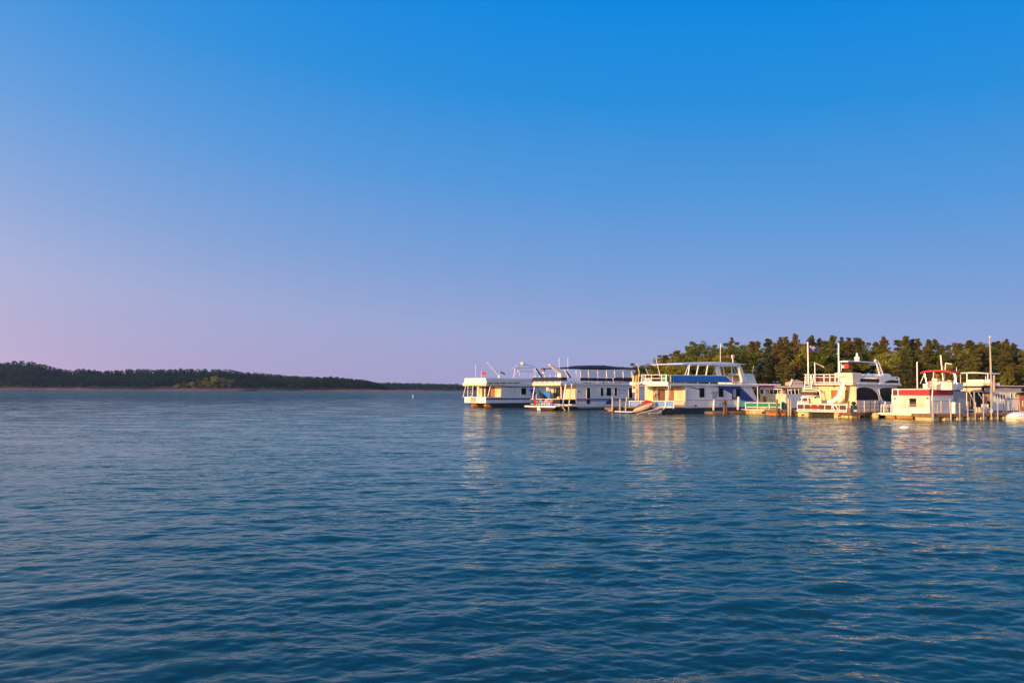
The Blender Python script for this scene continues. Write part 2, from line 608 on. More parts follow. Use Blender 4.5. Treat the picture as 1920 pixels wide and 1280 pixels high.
def far_shore(name, sky, Y0, Y1, px0, px1, tree_h, bank_h, step_m, rows, m, label, big=0):
    """clay bank, ground behind it and one mass of wood that ends on the skyline"""
    def top_z(px):
        return at_depth(px, interp(px, sky), Y1).z
    N = 120
    pxs = np.linspace(px0, px1, N)
    r0, r1, r2, r3, r4 = [], [], [], [], []
    for k, px in enumerate(pxs):
        X = (px - 960) / FPX
        wob = 7 * math.sin(k * 0.37) + 5 * math.sin(k * 0.93 + 1)
        bh = bank_h * (0.85 + 0.3 * math.sin(k * 0.21 + 2))
        hz = max(bh, top_z(px) - tree_h * 0.55)
        r0.append((X * (Y0 - 30), Y0 - 30 + wob, -1.5))
        r1.append((X * Y0, Y0 + wob, 0.35))
        r2.append((X * (Y0 + 22), Y0 + 22 + wob, bh))
        r3.append((X * Y1, Y1, hz))
        r4.append((X * (Y1 + 160), Y1 + 160, 0.0))
    land(name + '_bank', [r0, r1, r2], SOIL)
    land(name + '_ground', [[(p[0], p[1], p[2] + 0.004) for p in r2], r3, r4], FLOOR)
    V, F = [], []
    lr = np.random.default_rng(int(Y0))
    for rw in range(rows):
        t = rw / (rows - 1.0)
        Y = Y0 + 26 + t * (Y1 - Y0 - 20)
        n = int((px1 - px0) / FPX * Y / step_m)
        for k in range(n):
            px = px0 + (k + lr.uniform(-0.35, 0.65)) / n * (px1 - px0)
            yy = Y + lr.uniform(-9, 9)
            ztop_line = at_depth(px, interp(px, sky), yy).z
            front = bank_h + tree_h * lr.uniform(0.72, 1.0)
            zt = front + (ztop_line - front) * (t ** 0.9)
            if ztop_line < bank_h + 3:
                zt = max(2.5, ztop_line)
            elif zt > ztop_line:
                zt = ztop_line
            zt += lr.normal(0, 0.7) * 0.6 if zt > 6 else 0
            X = (px - 960) / FPX * yy
            h = min(tree_h * lr.uniform(0.8, 1.05), max(2.0, zt - 0.5))
            rad = lr.uniform(3.8, 6.2) * min(1.0, h / 10.0)
            # leaf clumps through an egg-shaped crown
            nc = 90
            u = lr.normal(size=(nc, 3)); u /= np.linalg.norm(u, axis=1)[:, None]
            q = u * (lr.uniform(0.35, 1.0, size=(nc, 1)) ** 0.5)
            c = np.array([X, yy, zt - h * 0.36]) + q * np.array([rad, rad, h * 0.36])
            a = lr.normal(size=(nc, 3)) ; b_ = lr.normal(size=(nc, 3))
            s = lr.uniform(0.8, 1.6, size=(nc, 1)) * (0.5 + 0.5 * min(1.0, h / 10.0))
            a = a / np.linalg.norm(a, axis=1)[:, None] * s
            b_ = b_ / np.linalg.norm(b_, axis=1)[:, None] * s
            base = len(V) * 3
            V.append(np.stack([c - a, c + a * 0.4 + b_, c + a * 0.5 - b_], 1).reshape(-1, 3))
    V = np.concatenate(V)
    nt = len(V) // 3
    me = bpy.data.meshes.new(name + '_wood')
    me.vertices.add(len(V)); me.vertices.foreach_set('co', V.astype(np.float32).ravel())
    me.loops.add(len(V)); me.loops.foreach_set('vertex_index', np.arange(len(V), dtype=np.int32))
    me.polygons.add(nt); me.polygons.foreach_set('loop_start', np.arange(nt, dtype=np.int32) * 3)
    me.update(); me.materials.append(m)
    o = bpy.data.objects.new('distant_wood', me)
    col.objects.link(o)
    tag(o, label, 'wood', kind='stuff')
    return o


far_shore('near_shore', SKY_L, 1300, 1460, -480, 726, 15.0, 2.6, 6.5, 9, LEAF_FAR,
          'dark wooded hills along the far shore at the left of the lake')
far_shore('farthest_shore', SKY_F, 1900, 2060, 600, 1330, 13.0, 2.4, 7.5, 6, LEAF_FAR2,
          'paler low wood across the water, just left of the houseboats')


# ---- trees: a few kinds, each copied
def leaf_cards(centres, radii, per, size, lr, flat=0.0):
    V = []
    for c, rr in zip(centres, radii):
        k = per
        u = lr.normal(size=(k, 3)); u /= np.linalg.norm(u, axis=1)[:, None]
        q = u * (lr.uniform(0.15, 1.0, size=(k, 1)) ** 0.45) * np.array(rr)
        p = np.array(c) + q
        a = lr.normal(size=(k, 3)); b_ = lr.normal(size=(k, 3))
        if flat:
            a[:, 2] *= flat; b_[:, 2] *= flat
        s = lr.uniform(0.55, 1.25, size=(k, 1)) * size
        a = a / np.linalg.norm(a, axis=1)[:, None] * s
        b_ = b_ / np.linalg.norm(b_, axis=1)[:, None] * s * 0.7
        V.append(np.stack([p - a, p + b_, p + a, p - b_], 1).reshape(-1, 3))
    return np.concatenate(V)


def quads_mesh(name, V, m):
    n = len(V) // 4
    me = bpy.data.meshes.new(name)
    me.vertices.add(len(V)); me.vertices.foreach_set('co', V.astype(np.float32).ravel())
    me.loops.add(len(V)); me.loops.foreach_set('vertex_index', np.arange(len(V), dtype=np.int32))
    me.polygons.add(n); me.polygons.foreach_set('loop_start', np.arange(n, dtype=np.int32) * 4)
    me.update(); me.materials.append(m)
    return me


def trunk_mesh(h, r, lr, limbs):
    mb = MB()
    p = Vector((0, 0, -0.6)); segs = 5
    pts = [p]
    for k in range(segs):
        pts.append(Vector((lr.normal(0, 0.10), lr.normal(0, 0.10), h * (k + 1) / segs)))
    for k in range(segs):
        mb.tube(pts[k], pts[k + 1], r * (1 - 0.8 * k / segs), 6, r * (1 - 0.8 * (k + 1) / segs))
    for q in limbs:
        z = max(0.3, q[2] - 0.25 * math.hypot(q[0], q[1]))
        mb.tube((0, 0, min(z, h * 0.95)), q, r * 0.28, 4, r * 0.08)
    me_o = mb.build('trunk', BARK)
    me = me_o.data
    bpy.data.objects.remove(me_o)
    return me


def make_kind(kind, seed):
    lr = np.random.default_rng(seed)
    H = 14.0
    C, Rd = [], []
    if kind in ('pine', 'rusty_pine', 'dark_pine'):
        low = lr.uniform(0.10, 0.34)
        n = 70
        lean = lr.uniform(0, 6.283)
        for k in range(n):
            t = low + (1 - low) * (k / n) ** 0.9
            w = lr.uniform(2.3, 3.0) * (1 - ((t - low) / (1 - low)) ** 1.5) ** 0.8 * (0.55 + 0.45 * min(1, (t - low) / 0.14)) + 0.3
            an = lr.uniform(0, 6.283); rr = w * lr.uniform(0.1, 1.12) * (0.8 + 0.25 * math.sin(an - lean + t * 9))
            C.append((rr * math.cos(an), rr * math.sin(an), H * t + lr.normal(0, 0.3)))
            s = lr.uniform(0.6, 1.2) * (1.0 - 0.55 * t)
            Rd.append((s * 1.1, s * 1.1, s * 0.5))
        m = {'pine': LEAF_PINE, 'rusty_pine': LEAF_RUST, 'dark_pine': LEAF_DARK}[kind]
        V = leaf_cards(C, Rd, 60, 0.22, lr)
    elif kind == 'cone':
        n = 60
        for k in range(n):
            t = 0.06 + 0.94 * k / n
            w = 2.9 * (1 - t) + 0.15
            an = lr.uniform(0, 6.283); rr = w * lr.uniform(0.4, 1.0)
            C.append((rr * math.cos(an), rr * math.sin(an), H * t))
            s = lr.uniform(0.6, 1.0)
            Rd.append((s, s, s * 0.6))
        m = LEAF_YELLOW
        V = leaf_cards(C, Rd, 20, 0.34, lr)
    else:
        n = 54
        lob = [(lr.normal(0, 1.5), lr.normal(0, 1.5), H * lr.uniform(0.24, 0.86)) for _ in range(9)]
        for k in range(n):
            b0 = lob[k % 9]
            u = lr.normal(size=3); u /= np.linalg.norm(u)
            rr = lr.uniform(0.9, 2.1)
            C.append((b0[0] + u[0] * rr, b0[1] + u[1] * rr, min(H * 0.98, b0[2] + u[2] * rr)))
            s = lr.uniform(0.6, 1.2)
            Rd.append((s, s, s * 0.8))
        m = {'broad': LEAF_GREEN, 'bright': LEAF_YELLOW}[kind]
        V = leaf_cards(C, Rd, 70, 0.25, lr)
    crown = quads_mesh('crown', V, m)
    limbs = [C[i] for i in range(0, len(C), 4)]
    return crown, trunk_mesh(H * 0.9, 0.26, lr, limbs)


KINDS = {}
for kd, ns in (('pine', 3), ('rusty_pine', 3), ('dark_pine', 2), ('broad', 3), ('bright', 2), ('cone', 1)):
    KINDS[kd] = [make_kind(kd, 100 + 17 * i + len(kd) * 7) for i in range(ns)]

SKY_R = [(1190, 700), (1205, 693), (1215, 683), (1230, 671), (1262, 658), (1290, 648), (1310, 641), (1335, 647), (1365, 633), (1380, 636), (1405, 645),
         (1430, 637), (1470, 632), (1500, 630), (1525, 628), (1550, 634), (1600, 632), (1640, 636), (1680, 634), (1700, 632),
         (1740, 639), (1780, 640), (1830, 637), (1850, 640), (1900, 635), (1960, 634), (2300, 640)]


def ground_z(X, Y):
    t = min(1, max(0, (Y - 178) / 90.0))
    edge = min(1, max(0, (X - 28) / 45.0))
    return 0.5 + 5.0 * t * edge


rows_ = []
for Yg, zz in ((172, -1.2), (178, 0.4), (182, 0.9), (200, None), (230, None), (268, None), (330, None), (420, 1.0)):
    rg = []
    for k in range(60):
        px = 1165 + k * 24
        X = (px - 960) / FPX * max(Yg, 200) * (1.0)
        z = zz if zz is not None else ground_z(X, Yg)
        rg.append((X, Yg + 2.5 * math.sin(k * 0.5) + 1.5 * math.sin(k * 1.3), z))
    rows_.append(rg)
land('wooded_slope', rows_[2:], FLOOR)
land('clay_shore', [[(p[0], p[1], p[2]) for p in r_] for r_ in rows_[:2]] + [[(p[0], p[1], p[2] - 0.004) for p in rows_[2]]], SOIL)

NAMES = {'pine': ('pine_tree', 'olive green pine'), 'rusty_pine': ('pine_tree', 'rusty brown pine'),
         'dark_pine': ('pine_tree', 'dark green pine'), 'broad': ('broadleaf_tree', 'green broadleaf'),
         'bright': ('broadleaf_tree', 'yellow green broadleaf'), 'cone': ('conifer_tree', 'small golden green cone shaped conifer')}


def behind(px):
    for lim, s in ((1300, 'at the low left end'), (1420, 'behind the blue canvas boat'),
                   (1500, 'behind the small cream boat'), (1570, 'behind the tall flagpole'),
                   (1680, 'behind the slide yacht'), (1800, 'behind the red topped boat'),
                   (1860, 'behind the white hard top'), (9999, 'at the right end')):
        if px < lim:
            return s


n_tree = [0]


def plant(kind, X, Y, top_z, w=1.0, label=None, group=None, base=None):
    gz = ground_z(X, Y) if base is None else base
    h = max(2.5, top_z - gz)
    cm, tm = random.choice(KINDS[kind])
    nm, lb = NAMES[kind]
    root = bpy.data.objects.new(nm, None)
    root.empty_display_size = 0.5
    col.objects.link(root)
    root.location = (X, Y, gz)
    root.rotation_euler = (0, 0, random.uniform(0, 6.28))
    s = h / 14.0
    ws = (0.55 + 0.45 * s) * w
    root.scale = (ws, ws, s)
    for nme, me in (('trunk', tm), ('crown', cm)):
        o = bpy.data.objects.new(nme, me)
        col.objects.link(o)
        o.parent = root
    tag(root, label, 'tree', group)
    n_tree[0] += 1
    return root


def pick_kind(px, row):
    q = random.random()
    if px < 1400:
        return 'broad' if q < 0.45 else 'bright' if q < 0.75 else 'rusty_pine' if q < 0.80 else 'pine'
    return 'rusty_pine' if q < 0.24 else 'pine' if q < 0.64 else 'dark_pine' if q < 0.80 else 'broad' if q < 0.96 else 'bright'


ROWS = [(185, 4.2, 0.42, 0.72, 'front row'), (196, 4.2, 0.60, 0.88, 'second row'), (209, 4.3, 0.74, 0.95, 'middle row'),
        (224, 4.0, 0.90, 0.985, 'upper row'), (241, 3.9, 0.955, 1.015, 'skyline row'), (262, 5.0, 0.95, 0.99, 'hindmost row')]
for Y, stp, lo, hi, rname in ROWS:
    X = (1200 - 960) / FPX * Y
    while X < (1985 - 960) / FPX * Y:
        yy = Y + random.uniform(-5, 5)
        px = 960 + X / yy * FPX
        zs = at_depth(px, interp(px, SKY_R), yy).z
        q = random.random()
        tz = zs * (lo + (hi - lo) * q) + random.uniform(-0.7, 0.9)
        kd = pick_kind(px, Y)
        w = random.uniform(0.9, 1.3)
        size = ('tall' if q > .66 else 'short' if q < .33 else 'middling') + (' broad' if w > 1.22 else ' slim' if w < 1.08 else '')
        plant(kd, X, yy, tz, w,
              '%s %s in the %s, %s' % (size, NAMES[kd][1], rname, behind(px)), '%ss of the wood behind the marina' % NAMES[kd][1])
        X += stp * random.uniform(0.7, 1.25)

alike = {}
for o in list(col.objects):
    if o.get('category') == 'tree':
        alike.setdefault(o['label'], []).append(o)
for lb, os_ in alike.items():
    if len(os_) > 1:
        os_.sort(key=lambda q: q.location.x / q.location.y)
        nth = ('left one', 'right one') if len(os_) == 2 else ('left one', 'middle one', 'right one')
        for q, s in zip(os_, nth):
            q['label'] = lb + ', ' + s

# trees that stand out
for kd, px, py, Y, w, lb in (
        ('bright', 1514, 640, 200, 1.0, 'tall yellow green tree directly left of the dark blue flag'),
        ('cone', 1891, 687, 181, 1.0, 'golden green conifer low at the right edge of the wood'),
        ('cone', 1880, 706, 180, 0.9, 'small orange brown conifer left of the golden conifer at the right edge'),
        ('bright', 1662, 650, 190, 1.0, 'bright yellow green tree right of the white radar arch'),
        ('rusty_pine', 1410, 641, 215, 1.25, 'broad orange brown tree above the white helm of the blue striped boat'),
        ('bright', 1358, 655, 205, 1.1, 'light green tree behind the thin antenna of the blue striped boat'),
        ('bright', 1775, 668, 184, 0.9, 'yellowish tree directly above the red bimini'),
        ('broad', 1199, 681, 184, 1.1, 'lone dark green tree peeking over the end of the navy canopy')):
    p = at_depth(px, py, Y)
    plant(kd, p.x, Y, p.z, w, lb, base=(0.6 if px < 1210 else None))

# low growth between the trunks
lr = np.random.default_rng(5)
C, Rd = [], []
for k in range(800):
    px = lr.uniform(1185, 2010); Y = lr.uniform(180, 232)
    X = (px - 960) / FPX * Y
    C.append((X, Y, ground_z(X, Y) + lr.uniform(0.3, 2.4)))
    Rd.append((1.5, 1.2, 1.1))
V = leaf_cards(C, Rd, 22, 0.33, lr)
o = bpy.data.objects.new('undergrowth', quads_mesh('undergrowth', V, LEAF_GREEN))
col.objects.link(o)
tag(o, 'low shrubs and saplings between the tree trunks behind the marina', 'undergrowth', kind='stuff')

# a spit of tree covered ground in front of the far hills at the left
p0 = at_water(372, 731.2)
for k, (px, py, kd) in enumerate(((332, 717, 'bright'), (346, 715, 'broad'), (360, 714, 'bright'), (374, 708, 'broad'), (388, 703, 'bright'),
                                  (402, 702, 'bright'), (418, 706, 'broad'), (430, 709, 'broad'))):
    Y = 1230
    p = at_depth(px, py, Y)
    plant(kd, p.x, Y, p.z, 1.5, '%s tree on the far shore spit, number %s from its tip' % ('pale green' if kd == 'bright' else 'mid green',
          ('one', 'two', 'three', 'four', 'five', 'six', 'seven', 'eight')[k]), 'trees on the far shore spit', base=1.5)
mb = MB()
sp = [at_depth(px, 728, 1230) for px in (300, 330, 370, 410, 450)]
rings = []
for dy, z in ((-22, -1.0), (-12, 0.8), (0, 1.8), (40, 2.0), (90, 2.0)):
    rings.append([(p.x, 1230 + dy, z if 0 < i < 4 or dy > 0 else z * 0.5 - 0.4) for i, p in enumerate(sp)])
land('clay_spit', rings, SOIL)



# ---- thin evening haze over the lake: far woods fade a little
hz = bpy.data.materials.new('haze')
hz.use_nodes = True
hn = hz.node_tree.nodes
hn.remove(hn['Principled BSDF'])
pv = hn.new('ShaderNodeVolumePrincipled')
pv.inputs['Color'].default_value = (0.45, 0.68, 1.0, 1)
pv.inputs['Density'].default_value = 0.00005
pv.inputs['Anisotropy'].default_value = 0.2
hz.node_tree.links.new(pv.outputs[0], hn['Material Output'].inputs['Volume'])
o = MB().box(-3150, 3150, -3150, 3150, -2.6, 75).build('haze', hz)
tag(o, 'thin bluish evening haze over the lake and the far woods', 'haze', kind='stuff')
# ================================================================== BOATS AND DOCKS
class Frame:
    """local axes: x = u along the hull away from the near end, y = v across to the hidden side, z up"""

    def __init__(s, px, py, a, name, label, cat, group=None, z=0.0):
        s.P = at_water(px, py, z)
        s.P.z = 0
        s.a = R(a)
        s.U = Vector((math.sin(s.a), math.cos(s.a), 0))
        s.V = Vector((-math.cos(s.a), math.sin(s.a), 0))
        s.root = empty(name, (s.P.x, s.P.y, 0), math.pi / 2 - s.a, label, cat, group)

    def loc(s, q):
        q = q - s.P
        return (q.dot(s.U), q.dot(s.V), q.z)

    def S(s, px, py, v=0.0):
        d = ray(px, py)
        t = (s.P + s.V * v - CAM).dot(s.V) / d.dot(s.V)
        return s.loc(CAM + d * t)

    def E(s, px, py, u=0.0):
        d = ray(px, py)
        t = (s.P + s.U * u - CAM).dot(s.U) / d.dot(s.U)
        return s.loc(CAM + d * t)

    def side(s, name, m, x0, y0, x1, y1, v0=-0.03, v1=0.03, parent=None, bevel=0.0):
        a, b = s.S(x0, y0, v0), s.S(x1, y1, v0)
        return MB().box(a[0], b[0], v0, v1, a[2], b[2]).build(name, m, parent or s.root, bevel=bevel)

    def end(s, name, m, x0, y0, x1, y1, u, d=0.05, parent=None, bevel=0.0):
        a, b = s.E(x0, y0, u - d), s.E(x1, y1, u - d)
        return MB().box(u - d, u, a[1], b[1], a[2], b[2]).build(name, m, parent or s.root, bevel=bevel)

    def sidepoly(s, name, m, pts, v0, v1, parent=None):
        q = [s.S(x, y, v0) for x, y in pts]
        return MB().prism_y([(p[0], p[2]) for p in q], v0, v1).build(name, m, parent or s.root)

    def endpoly(s, name, m, pts, u0, u1, parent=None):
        q = [s.E(x, y, u0) for x, y in pts]
        return MB().prism_x([(p[1], p[2]) for p in q], u0, u1).build(name, m, parent or s.root)

    def box(s, name, m, x0, x1, y0, y1, z0, z1, parent=None, bevel=0.0):
        return MB().box(x0, x1, y0, y1, z0, z1).build(name, m, parent or s.root, bevel=bevel)

    def spath(s, name, m, pts, v, r, n=6, parent=None):
        return MB().path([s.S(x, y, v) for x, y in pts], r, n).build(name, m, parent or s.root)

    def epath(s, name, m, pts, u, r, n=6, parent=None):
        return MB().path([s.E(x, y, u) for x, y in pts], r, n).build(name, m, parent or s.root)

    def window(s, x0, y0, x1, y1, v=0.0, fr=TRIM, m=GLASS):
        a, b = s.S(x0, y0, v), s.S(x1, y1, v)
        t = 0.07
        w = MB()
        w.box(a[0] - t, b[0] + t, v - 0.035, v, a[2], a[2] + t).box(a[0] - t, b[0] + t, v - 0.035, v, b[2] - t, b[2])
        w.box(a[0] - t, a[0], v - 0.035, v, b[2], a[2]).box(b[0], b[0] + t, v - 0.035, v, b[2], a[2])
        o = w.build('window', fr, s.root)
        MB().box(a[0], b[0], v - 0.015, v + 0.02, b[2], a[2]).build('pane', m, o)
        return o

    def world(s, p):
        return s.P + s.U * p[0] + s.V * p[1] + Vector((0, 0, p[2]))

    def scrib(s, name, m, x0, y0, x1, y1, v=None, u=None, lines=1, seed=1):
        """hand written lines too small to read: wavy strokes"""
        lr_ = random.Random(seed)
        mb = MB()
        for k in range(lines):
            yy = y0 + (y1 - y0) * (k + 0.5) / lines
            xs0, xs1 = (x0, x1) if lines < 3 else (x0 + lr_.uniform(0, .3) * (x1 - x0), x1 - lr_.uniform(0, .3) * (x1 - x0))
            n = max(6, int((xs1 - xs0) * 2))
            pts = []
            for i in range(n):
                x = xs0 + (xs1 - xs0) * i / (n - 1)
                y = yy + lr_.uniform(-.9, .9) * (y1 - y0) / lines * 0.38
                pts.append(s.S(x, y, v) if v is not None else s.E(x, y, u))
            mb.path(pts, 0.012, 4)
        return mb.build(name, m, s.root)


def rail_mesh(pts_top, pts_bot, r, n_posts):
    mb = MB()
    mb.path(pts_top, r, 6)
    a0, a1 = Vector(pts_top[0]), Vector(pts_top[-1])
    b0, b1 = Vector(pts_bot[0]), Vector(pts_bot[-1])
    for k in range(n_posts):
        t = k / (n_posts - 1.0)
        mb.tube(b0.lerp(b1, t), a0.lerp(a1, t), r, 6)
    return mb


def pontoon(mb, x0, x1, y, z, r, nose=1.2):
    rings = []
    for x, k, dz in ((x0, 0.12, 0.12), (x0 + nose * 0.3, 0.6, 0.06), (x0 + nose, 1.0, 0), (x1, 1.0, 0)):
        rings.append([(x, y + r * k * math.cos(2 * math.pi * i / 14), z + dz + r * k * math.sin(2 * math.pi * i / 14))
                      for i in range(14)])
    mb.loft(rings)


def dome(name, m, f, c, r, stem=0.3):
    mb = MB()
    mb.sphere(c, r, 14, 10, 0.85)
    o = mb.build(name, m, f.root, smooth=True)
    MB().tube((c[0], c[1], c[2] - r * 0.8 - stem), (c[0], c[1], c[2] - r * 0.7), r * 0.3, 8).build('mount', TRIM, o)
    return o


# ------------------------------------------------------------------ houseboat at the far left
f = Frame(911, 764, 45, 'houseboat', 'leftmost white houseboat with purple stripes and an open lit front porch', 'houseboat', 'houseboats moored at the marina')
W, L = 4.9, 15.5
zb0, zb1 = f.S(915, 755.5)[2], f.S(915, 745)[2]
zr0, zr1, zr2 = f.S(915, 723)[2], f.S(915, 713.5)[2], f.S(915, 708.5)[2]
uc = f.S(940, 730, 0.06)[0]
hl = MB(); hl.prism_y([(0.9, zb0 - .02), (L, zb0 - .02), (L, -0.5), (2.2, -0.5), (1.3, 0.25)], 0.12, W - 0.12); hl.build('hull', DARKHULL, f.root)
for y in (0.75, W - 1.25):
    mb = MB(); pontoon(mb, 0.25, 3.0, y, 0.22, 0.44); mb.build('pontoon', BARREL, f.root, smooth=True)
f.box('deck', TRIM, 0.0, L, 0.0, W, zb0, zb0 + 0.12)
# porch rail panels: front halves and the side strip
ye0, ye1 = f.E(893, 750)[1], f.E(882, 750)[1]
f.box('rail_panel', WHITE, 0.0, 0.06, 0.0, ye0, zb0 + 0.12, zb1)
f.box('rail_panel', WHITE, 0.0, 0.06, ye1, W, zb0 + 0.12, zb1)
f.box('shaded_strip', TAN, 0.03, 0.08, ye1, ye0, zb0 + 0.12, zb1 - 0.05)  # tan strip: shade between the lit front panels put into the colour
f.box('rail_panel', WHITE, 0.07, uc, 0.0, 0.06, zb0 + 0.12, zb1)
f.box('rail_cap', TRIM, -0.04, uc, -0.04, 0.1, zb1, zb1 + 0.08)
f.box('rail_cap', TRIM, -0.04, 0.1, 0.11, W, zb1, zb1 + 0.08)
f.box('lower_side', WHITE, uc, L, 0.0, W, zb0 + 0.12, zb1)
f.side('stripe', PURPLE, 912, 746.2, 1005, 748.6, -0.02, 0.02)
f.box('cabin', WHITE, uc, L, 0.06, W - 0.06, zb1, zr0)
f.side('stripe', PURPLE, 940.5, 724.5, 1010, 726.4, 0.03, 0.06)
f.window(977, 727, 986.5, 739.5, 0.06)
f.sidepoly('stripe', BLUEP, [(993, 729), (1000, 729), (1012, 745), (1004, 745)], 0.045, 0.06)
# end wall of the cabin
for x0, x1, m, nm in ((894.2, 903.8, CREAM, 'wall_panel'), (904, 907.5, BROWN, 'door_frame'), (910, 919.8, DARK, 'doorway'),
                      (920, 927.5, WOODDOOR, 'door'), (928, 938.6, CREAM, 'wall_panel')):
    f.end(nm, m, x0, 724.5, x1, 746, uc, 0.05)
f.scrib('wall_script', BROWN, 930, 727, 935, 735, u=uc - 0.06, lines=3, seed=4)
f.epath('wall_ornament', BROWN, [(898.5, 729), (897, 732.5), (898.5, 736), (900, 732.5), (898.5, 729)], uc - 0.06, 0.025)
# roof
f.box('roof', WHITE, -0.15, L, -0.22, W + 0.22, zr0 + 0.002, zr0 + 0.42)
f.box('roof_trim', CREAM, -0.22, 3.9, -0.26, W + 0.26, zr0 + 0.06, zr0 + 0.33)
f.box('roof_rail_panel', WHITE, 0.0, L, -0.1, W + 0.1, zr0 + 0.42, zr1)
f.box('roof_rail_cap', WHITE, -0.02, L, 0.02, W, zr1 + 0.03, zr2)
f.side('stripe', PURPLE, 913, 712.8, 1000, 714.4, -0.12, -0.09)
for k in range(5):
    f.side('roof_slot', DARK, 914 + k * 12.5, 717.0, 924 + k * 12.5, 718.6, -0.24, -0.2)
# porch posts
for x0, x1 in ((873.5, 868), (877.5, 877), (887, 885.5)):
    f.epath('porch_post', TRIM, [(x0, 723), (x1, 745)], 0.12, 0.06)
f.spath('porch_post', TRIM, [(919.5, 723.5), (914.5, 745)], 0.05, 0.07)
for k in range(4):
    f.epath('ladder_rung', TAN, [(880.5, 727 + k * 5), (886, 727 + k * 5)], 0.5, 0.05)
# top deck fittings
zt = zr2
f.spath('antenna', TRIM, [(892.2, 708), (891.8, 684)], 1.5, 0.03)
f.spath('davit_arm', TRIM, [(935.5, 708), (935.8, 703), (927, 695)], 2.0, 0.11, 8)
f.spath('davit_arm', WHITE, [(927, 695), (914.5, 679.5)], 2.0, 0.09, 8)
f.spath('bimini_frame', TRIM, [(966.5, 708), (965, 689), (970, 685), (980, 683.2), (992, 684.5), (1001, 688), (1005, 708)], 1.0, 0.06)
f.spath('bimini_frame', TRIM, [(961, 690), (1003, 689.5)], 1.0, 0.05)
f.spath('bimini_frame', TRIM, [(966.3, 694), (962, 708)], 1.0, 0.05)
f.spath('bimini_frame', TRIM, [(967.3, 694), (972, 708)], 1.0, 0.05)
f.side('helm_windscreen', WHITE, 972.5, 694.8, 1000, 697, 1.2, 1.5)
for k in range(6):
    f.spath('roof_rail_post', TRIM, [(974 + k * 5, 697), (974 + k * 5, 708)], 1.3, 0.03)
c = f.S(980, 681.5, 1.0); dome('radar_dome', CREAM, f, (c[0], c[1], c[2]), 0.36, 0.05)
f.spath('sun_lounger', DARK, [(1005, 691), (1016, 706)], 1.6, 0.14)
f.spath('sun_lounger_frame', TRIM, [(1003, 691), (1013.5, 706.5)], 1.5, 0.07)
c = f.S(1018.5, 693, 1.4)
dome('satellite_dish', ORANGE, f, c, 0.36, 0.6)  # the orange is low sunlight put into the dish's colour
F1 = f

# ------------------------------------------------------------------ second houseboat, navy canopy
f = Frame(1042, 769, 47, 'houseboat', 'white houseboat with navy roof canopy, black rail canvas and a cluttered front deck', 'houseboat', 'houseboats moored at the marina')
W = 4.9
L = f.S(1212, 740, 0)[0]
zd = f.S(1043, 763)[2]
uc = f.S(1080.5, 740, 0.0)[0]
ur = f.S(1051.5, 720, -0.2)[0]
zc0, zr0 = f.S(1085, 759.3)[2], f.S(1085, 722.3)[2]
zr1 = f.S(1085, 717.2)[2]
hl = MB(); hl.prism_y([(0.3, zd - .02), (L, zd - .02), (L, -0.5), (1.8, -0.5), (0.8, 0.15)], 0.1, W - 0.1); hl.build('hull', DARKHULL, f.root)
f.side('hull_stripe', GREYC, 1085, 762.8, 1190, 763.4, 0.07, 0.1)
f.box('front_deck', DECKWOOD, -0.1, uc, -0.05, W + 0.9, zd, zd + 0.1)
f.box('deck_edge', TRIM, -0.17, -0.1, -0.08, W + 0.95, zd - 0.06, zd + 0.12)
mb = MB(); mb.prism_x([(-0.05, zd), (W + .8, zd), (W - .2, 0.1), (.6, 0.1)], 0.05, 0.3); mb.build('bow_plate', MAROON, f.root)
f.end('swim_ladder', TRIM, 1007, 764.5, 1013, 769.5, -0.25, 0.06)
f.box('cabin', WHITE, uc, L, 0.0, W, zd, zr0)
# end wall
for x0, x1, y0, y1, m, nm in ((1058, 1080, 724.8, 757, CREAM, 'wall_panel'), (1042, 1051.5, 727, 757, DARK, 'doorway'), (1033, 1041.5, 724.8, 757, CURTAIN, 'wall_panel'),
                              (1038, 1041, 727, 757, BROWN, 'door_frame'), (1024, 1031, 726, 733, CURTAIN, 'window_blind'), (1052, 1057.5, 725, 757, MAROON, 'door_frame')):
    f.end(nm, m, x0, y0, x1, y1, uc, 0.04)
f.box('roof', WHITE, ur, L, -0.2, W + 0.2, zr0, zr1 - 0.06)
f.box('roof_trim', CREAM, ur - 0.1, ur - 0.002, -0.24, W + 0.26, zr0 - 0.06, zr1 - 0.1)
f.side('roof_line', MAUVE, 1053, 720.4, 1190, 721.2, -0.22, -0.2)
# rail above the roof edge, front and side, with canvas
for z_, nm in ((zr1 + 0.08, 'roof_rail'), (zr1 + 0.30, 'roof_rail')):
    MB().path([(ur + .1, W + .1, z_), (ur + .1, -.1, z_), (L - .2, -.1, z_)], 0.035).build(nm, TRIM, f.root)
for k in range(6):
    MB().tube((ur + .1, -.1 + k * (W + .2) / 5, zr1 - .06), (ur + .1, -.1 + k * (W + .2) / 5, zr1 + 1.0), 0.035).build('roof_rail_post', TRIM, f.root)
for x in (1088, 1104, 1120, 1136, 1150, 1168, 1186):
    f.spath('roof_rail_post', TRIM, [(x, 719), (x, 708)], -0.1, 0.035)
f.endpoly('rail_canvas', BLACKC, [(999.5, 707.6), (1053, 707.0), (1053.5, 714), (996, 714.2)], ur + 0.04, ur + 0.08)
f.side('rail_canvas', BLACKC, 1053, 707, 1063, 714.2, -0.13, -0.1)
f.side('rail_canvas', BLACKC, 1088, 707.6, 1148.8, 715.2, -0.13, -0.1)
f.side('rail_canvas', BLACKC, 1151, 708, 1186.5, 715.4, -0.13, -0.1)
for k in range(9):
    f.side('deck_box', DARK if k % 3 == 1 else ORANGE if k == 6 else WHITE, 1090 + k * 10.5, 715.8, 1097.5 + k * 10.5, 718.6, 0.3, 0.6)
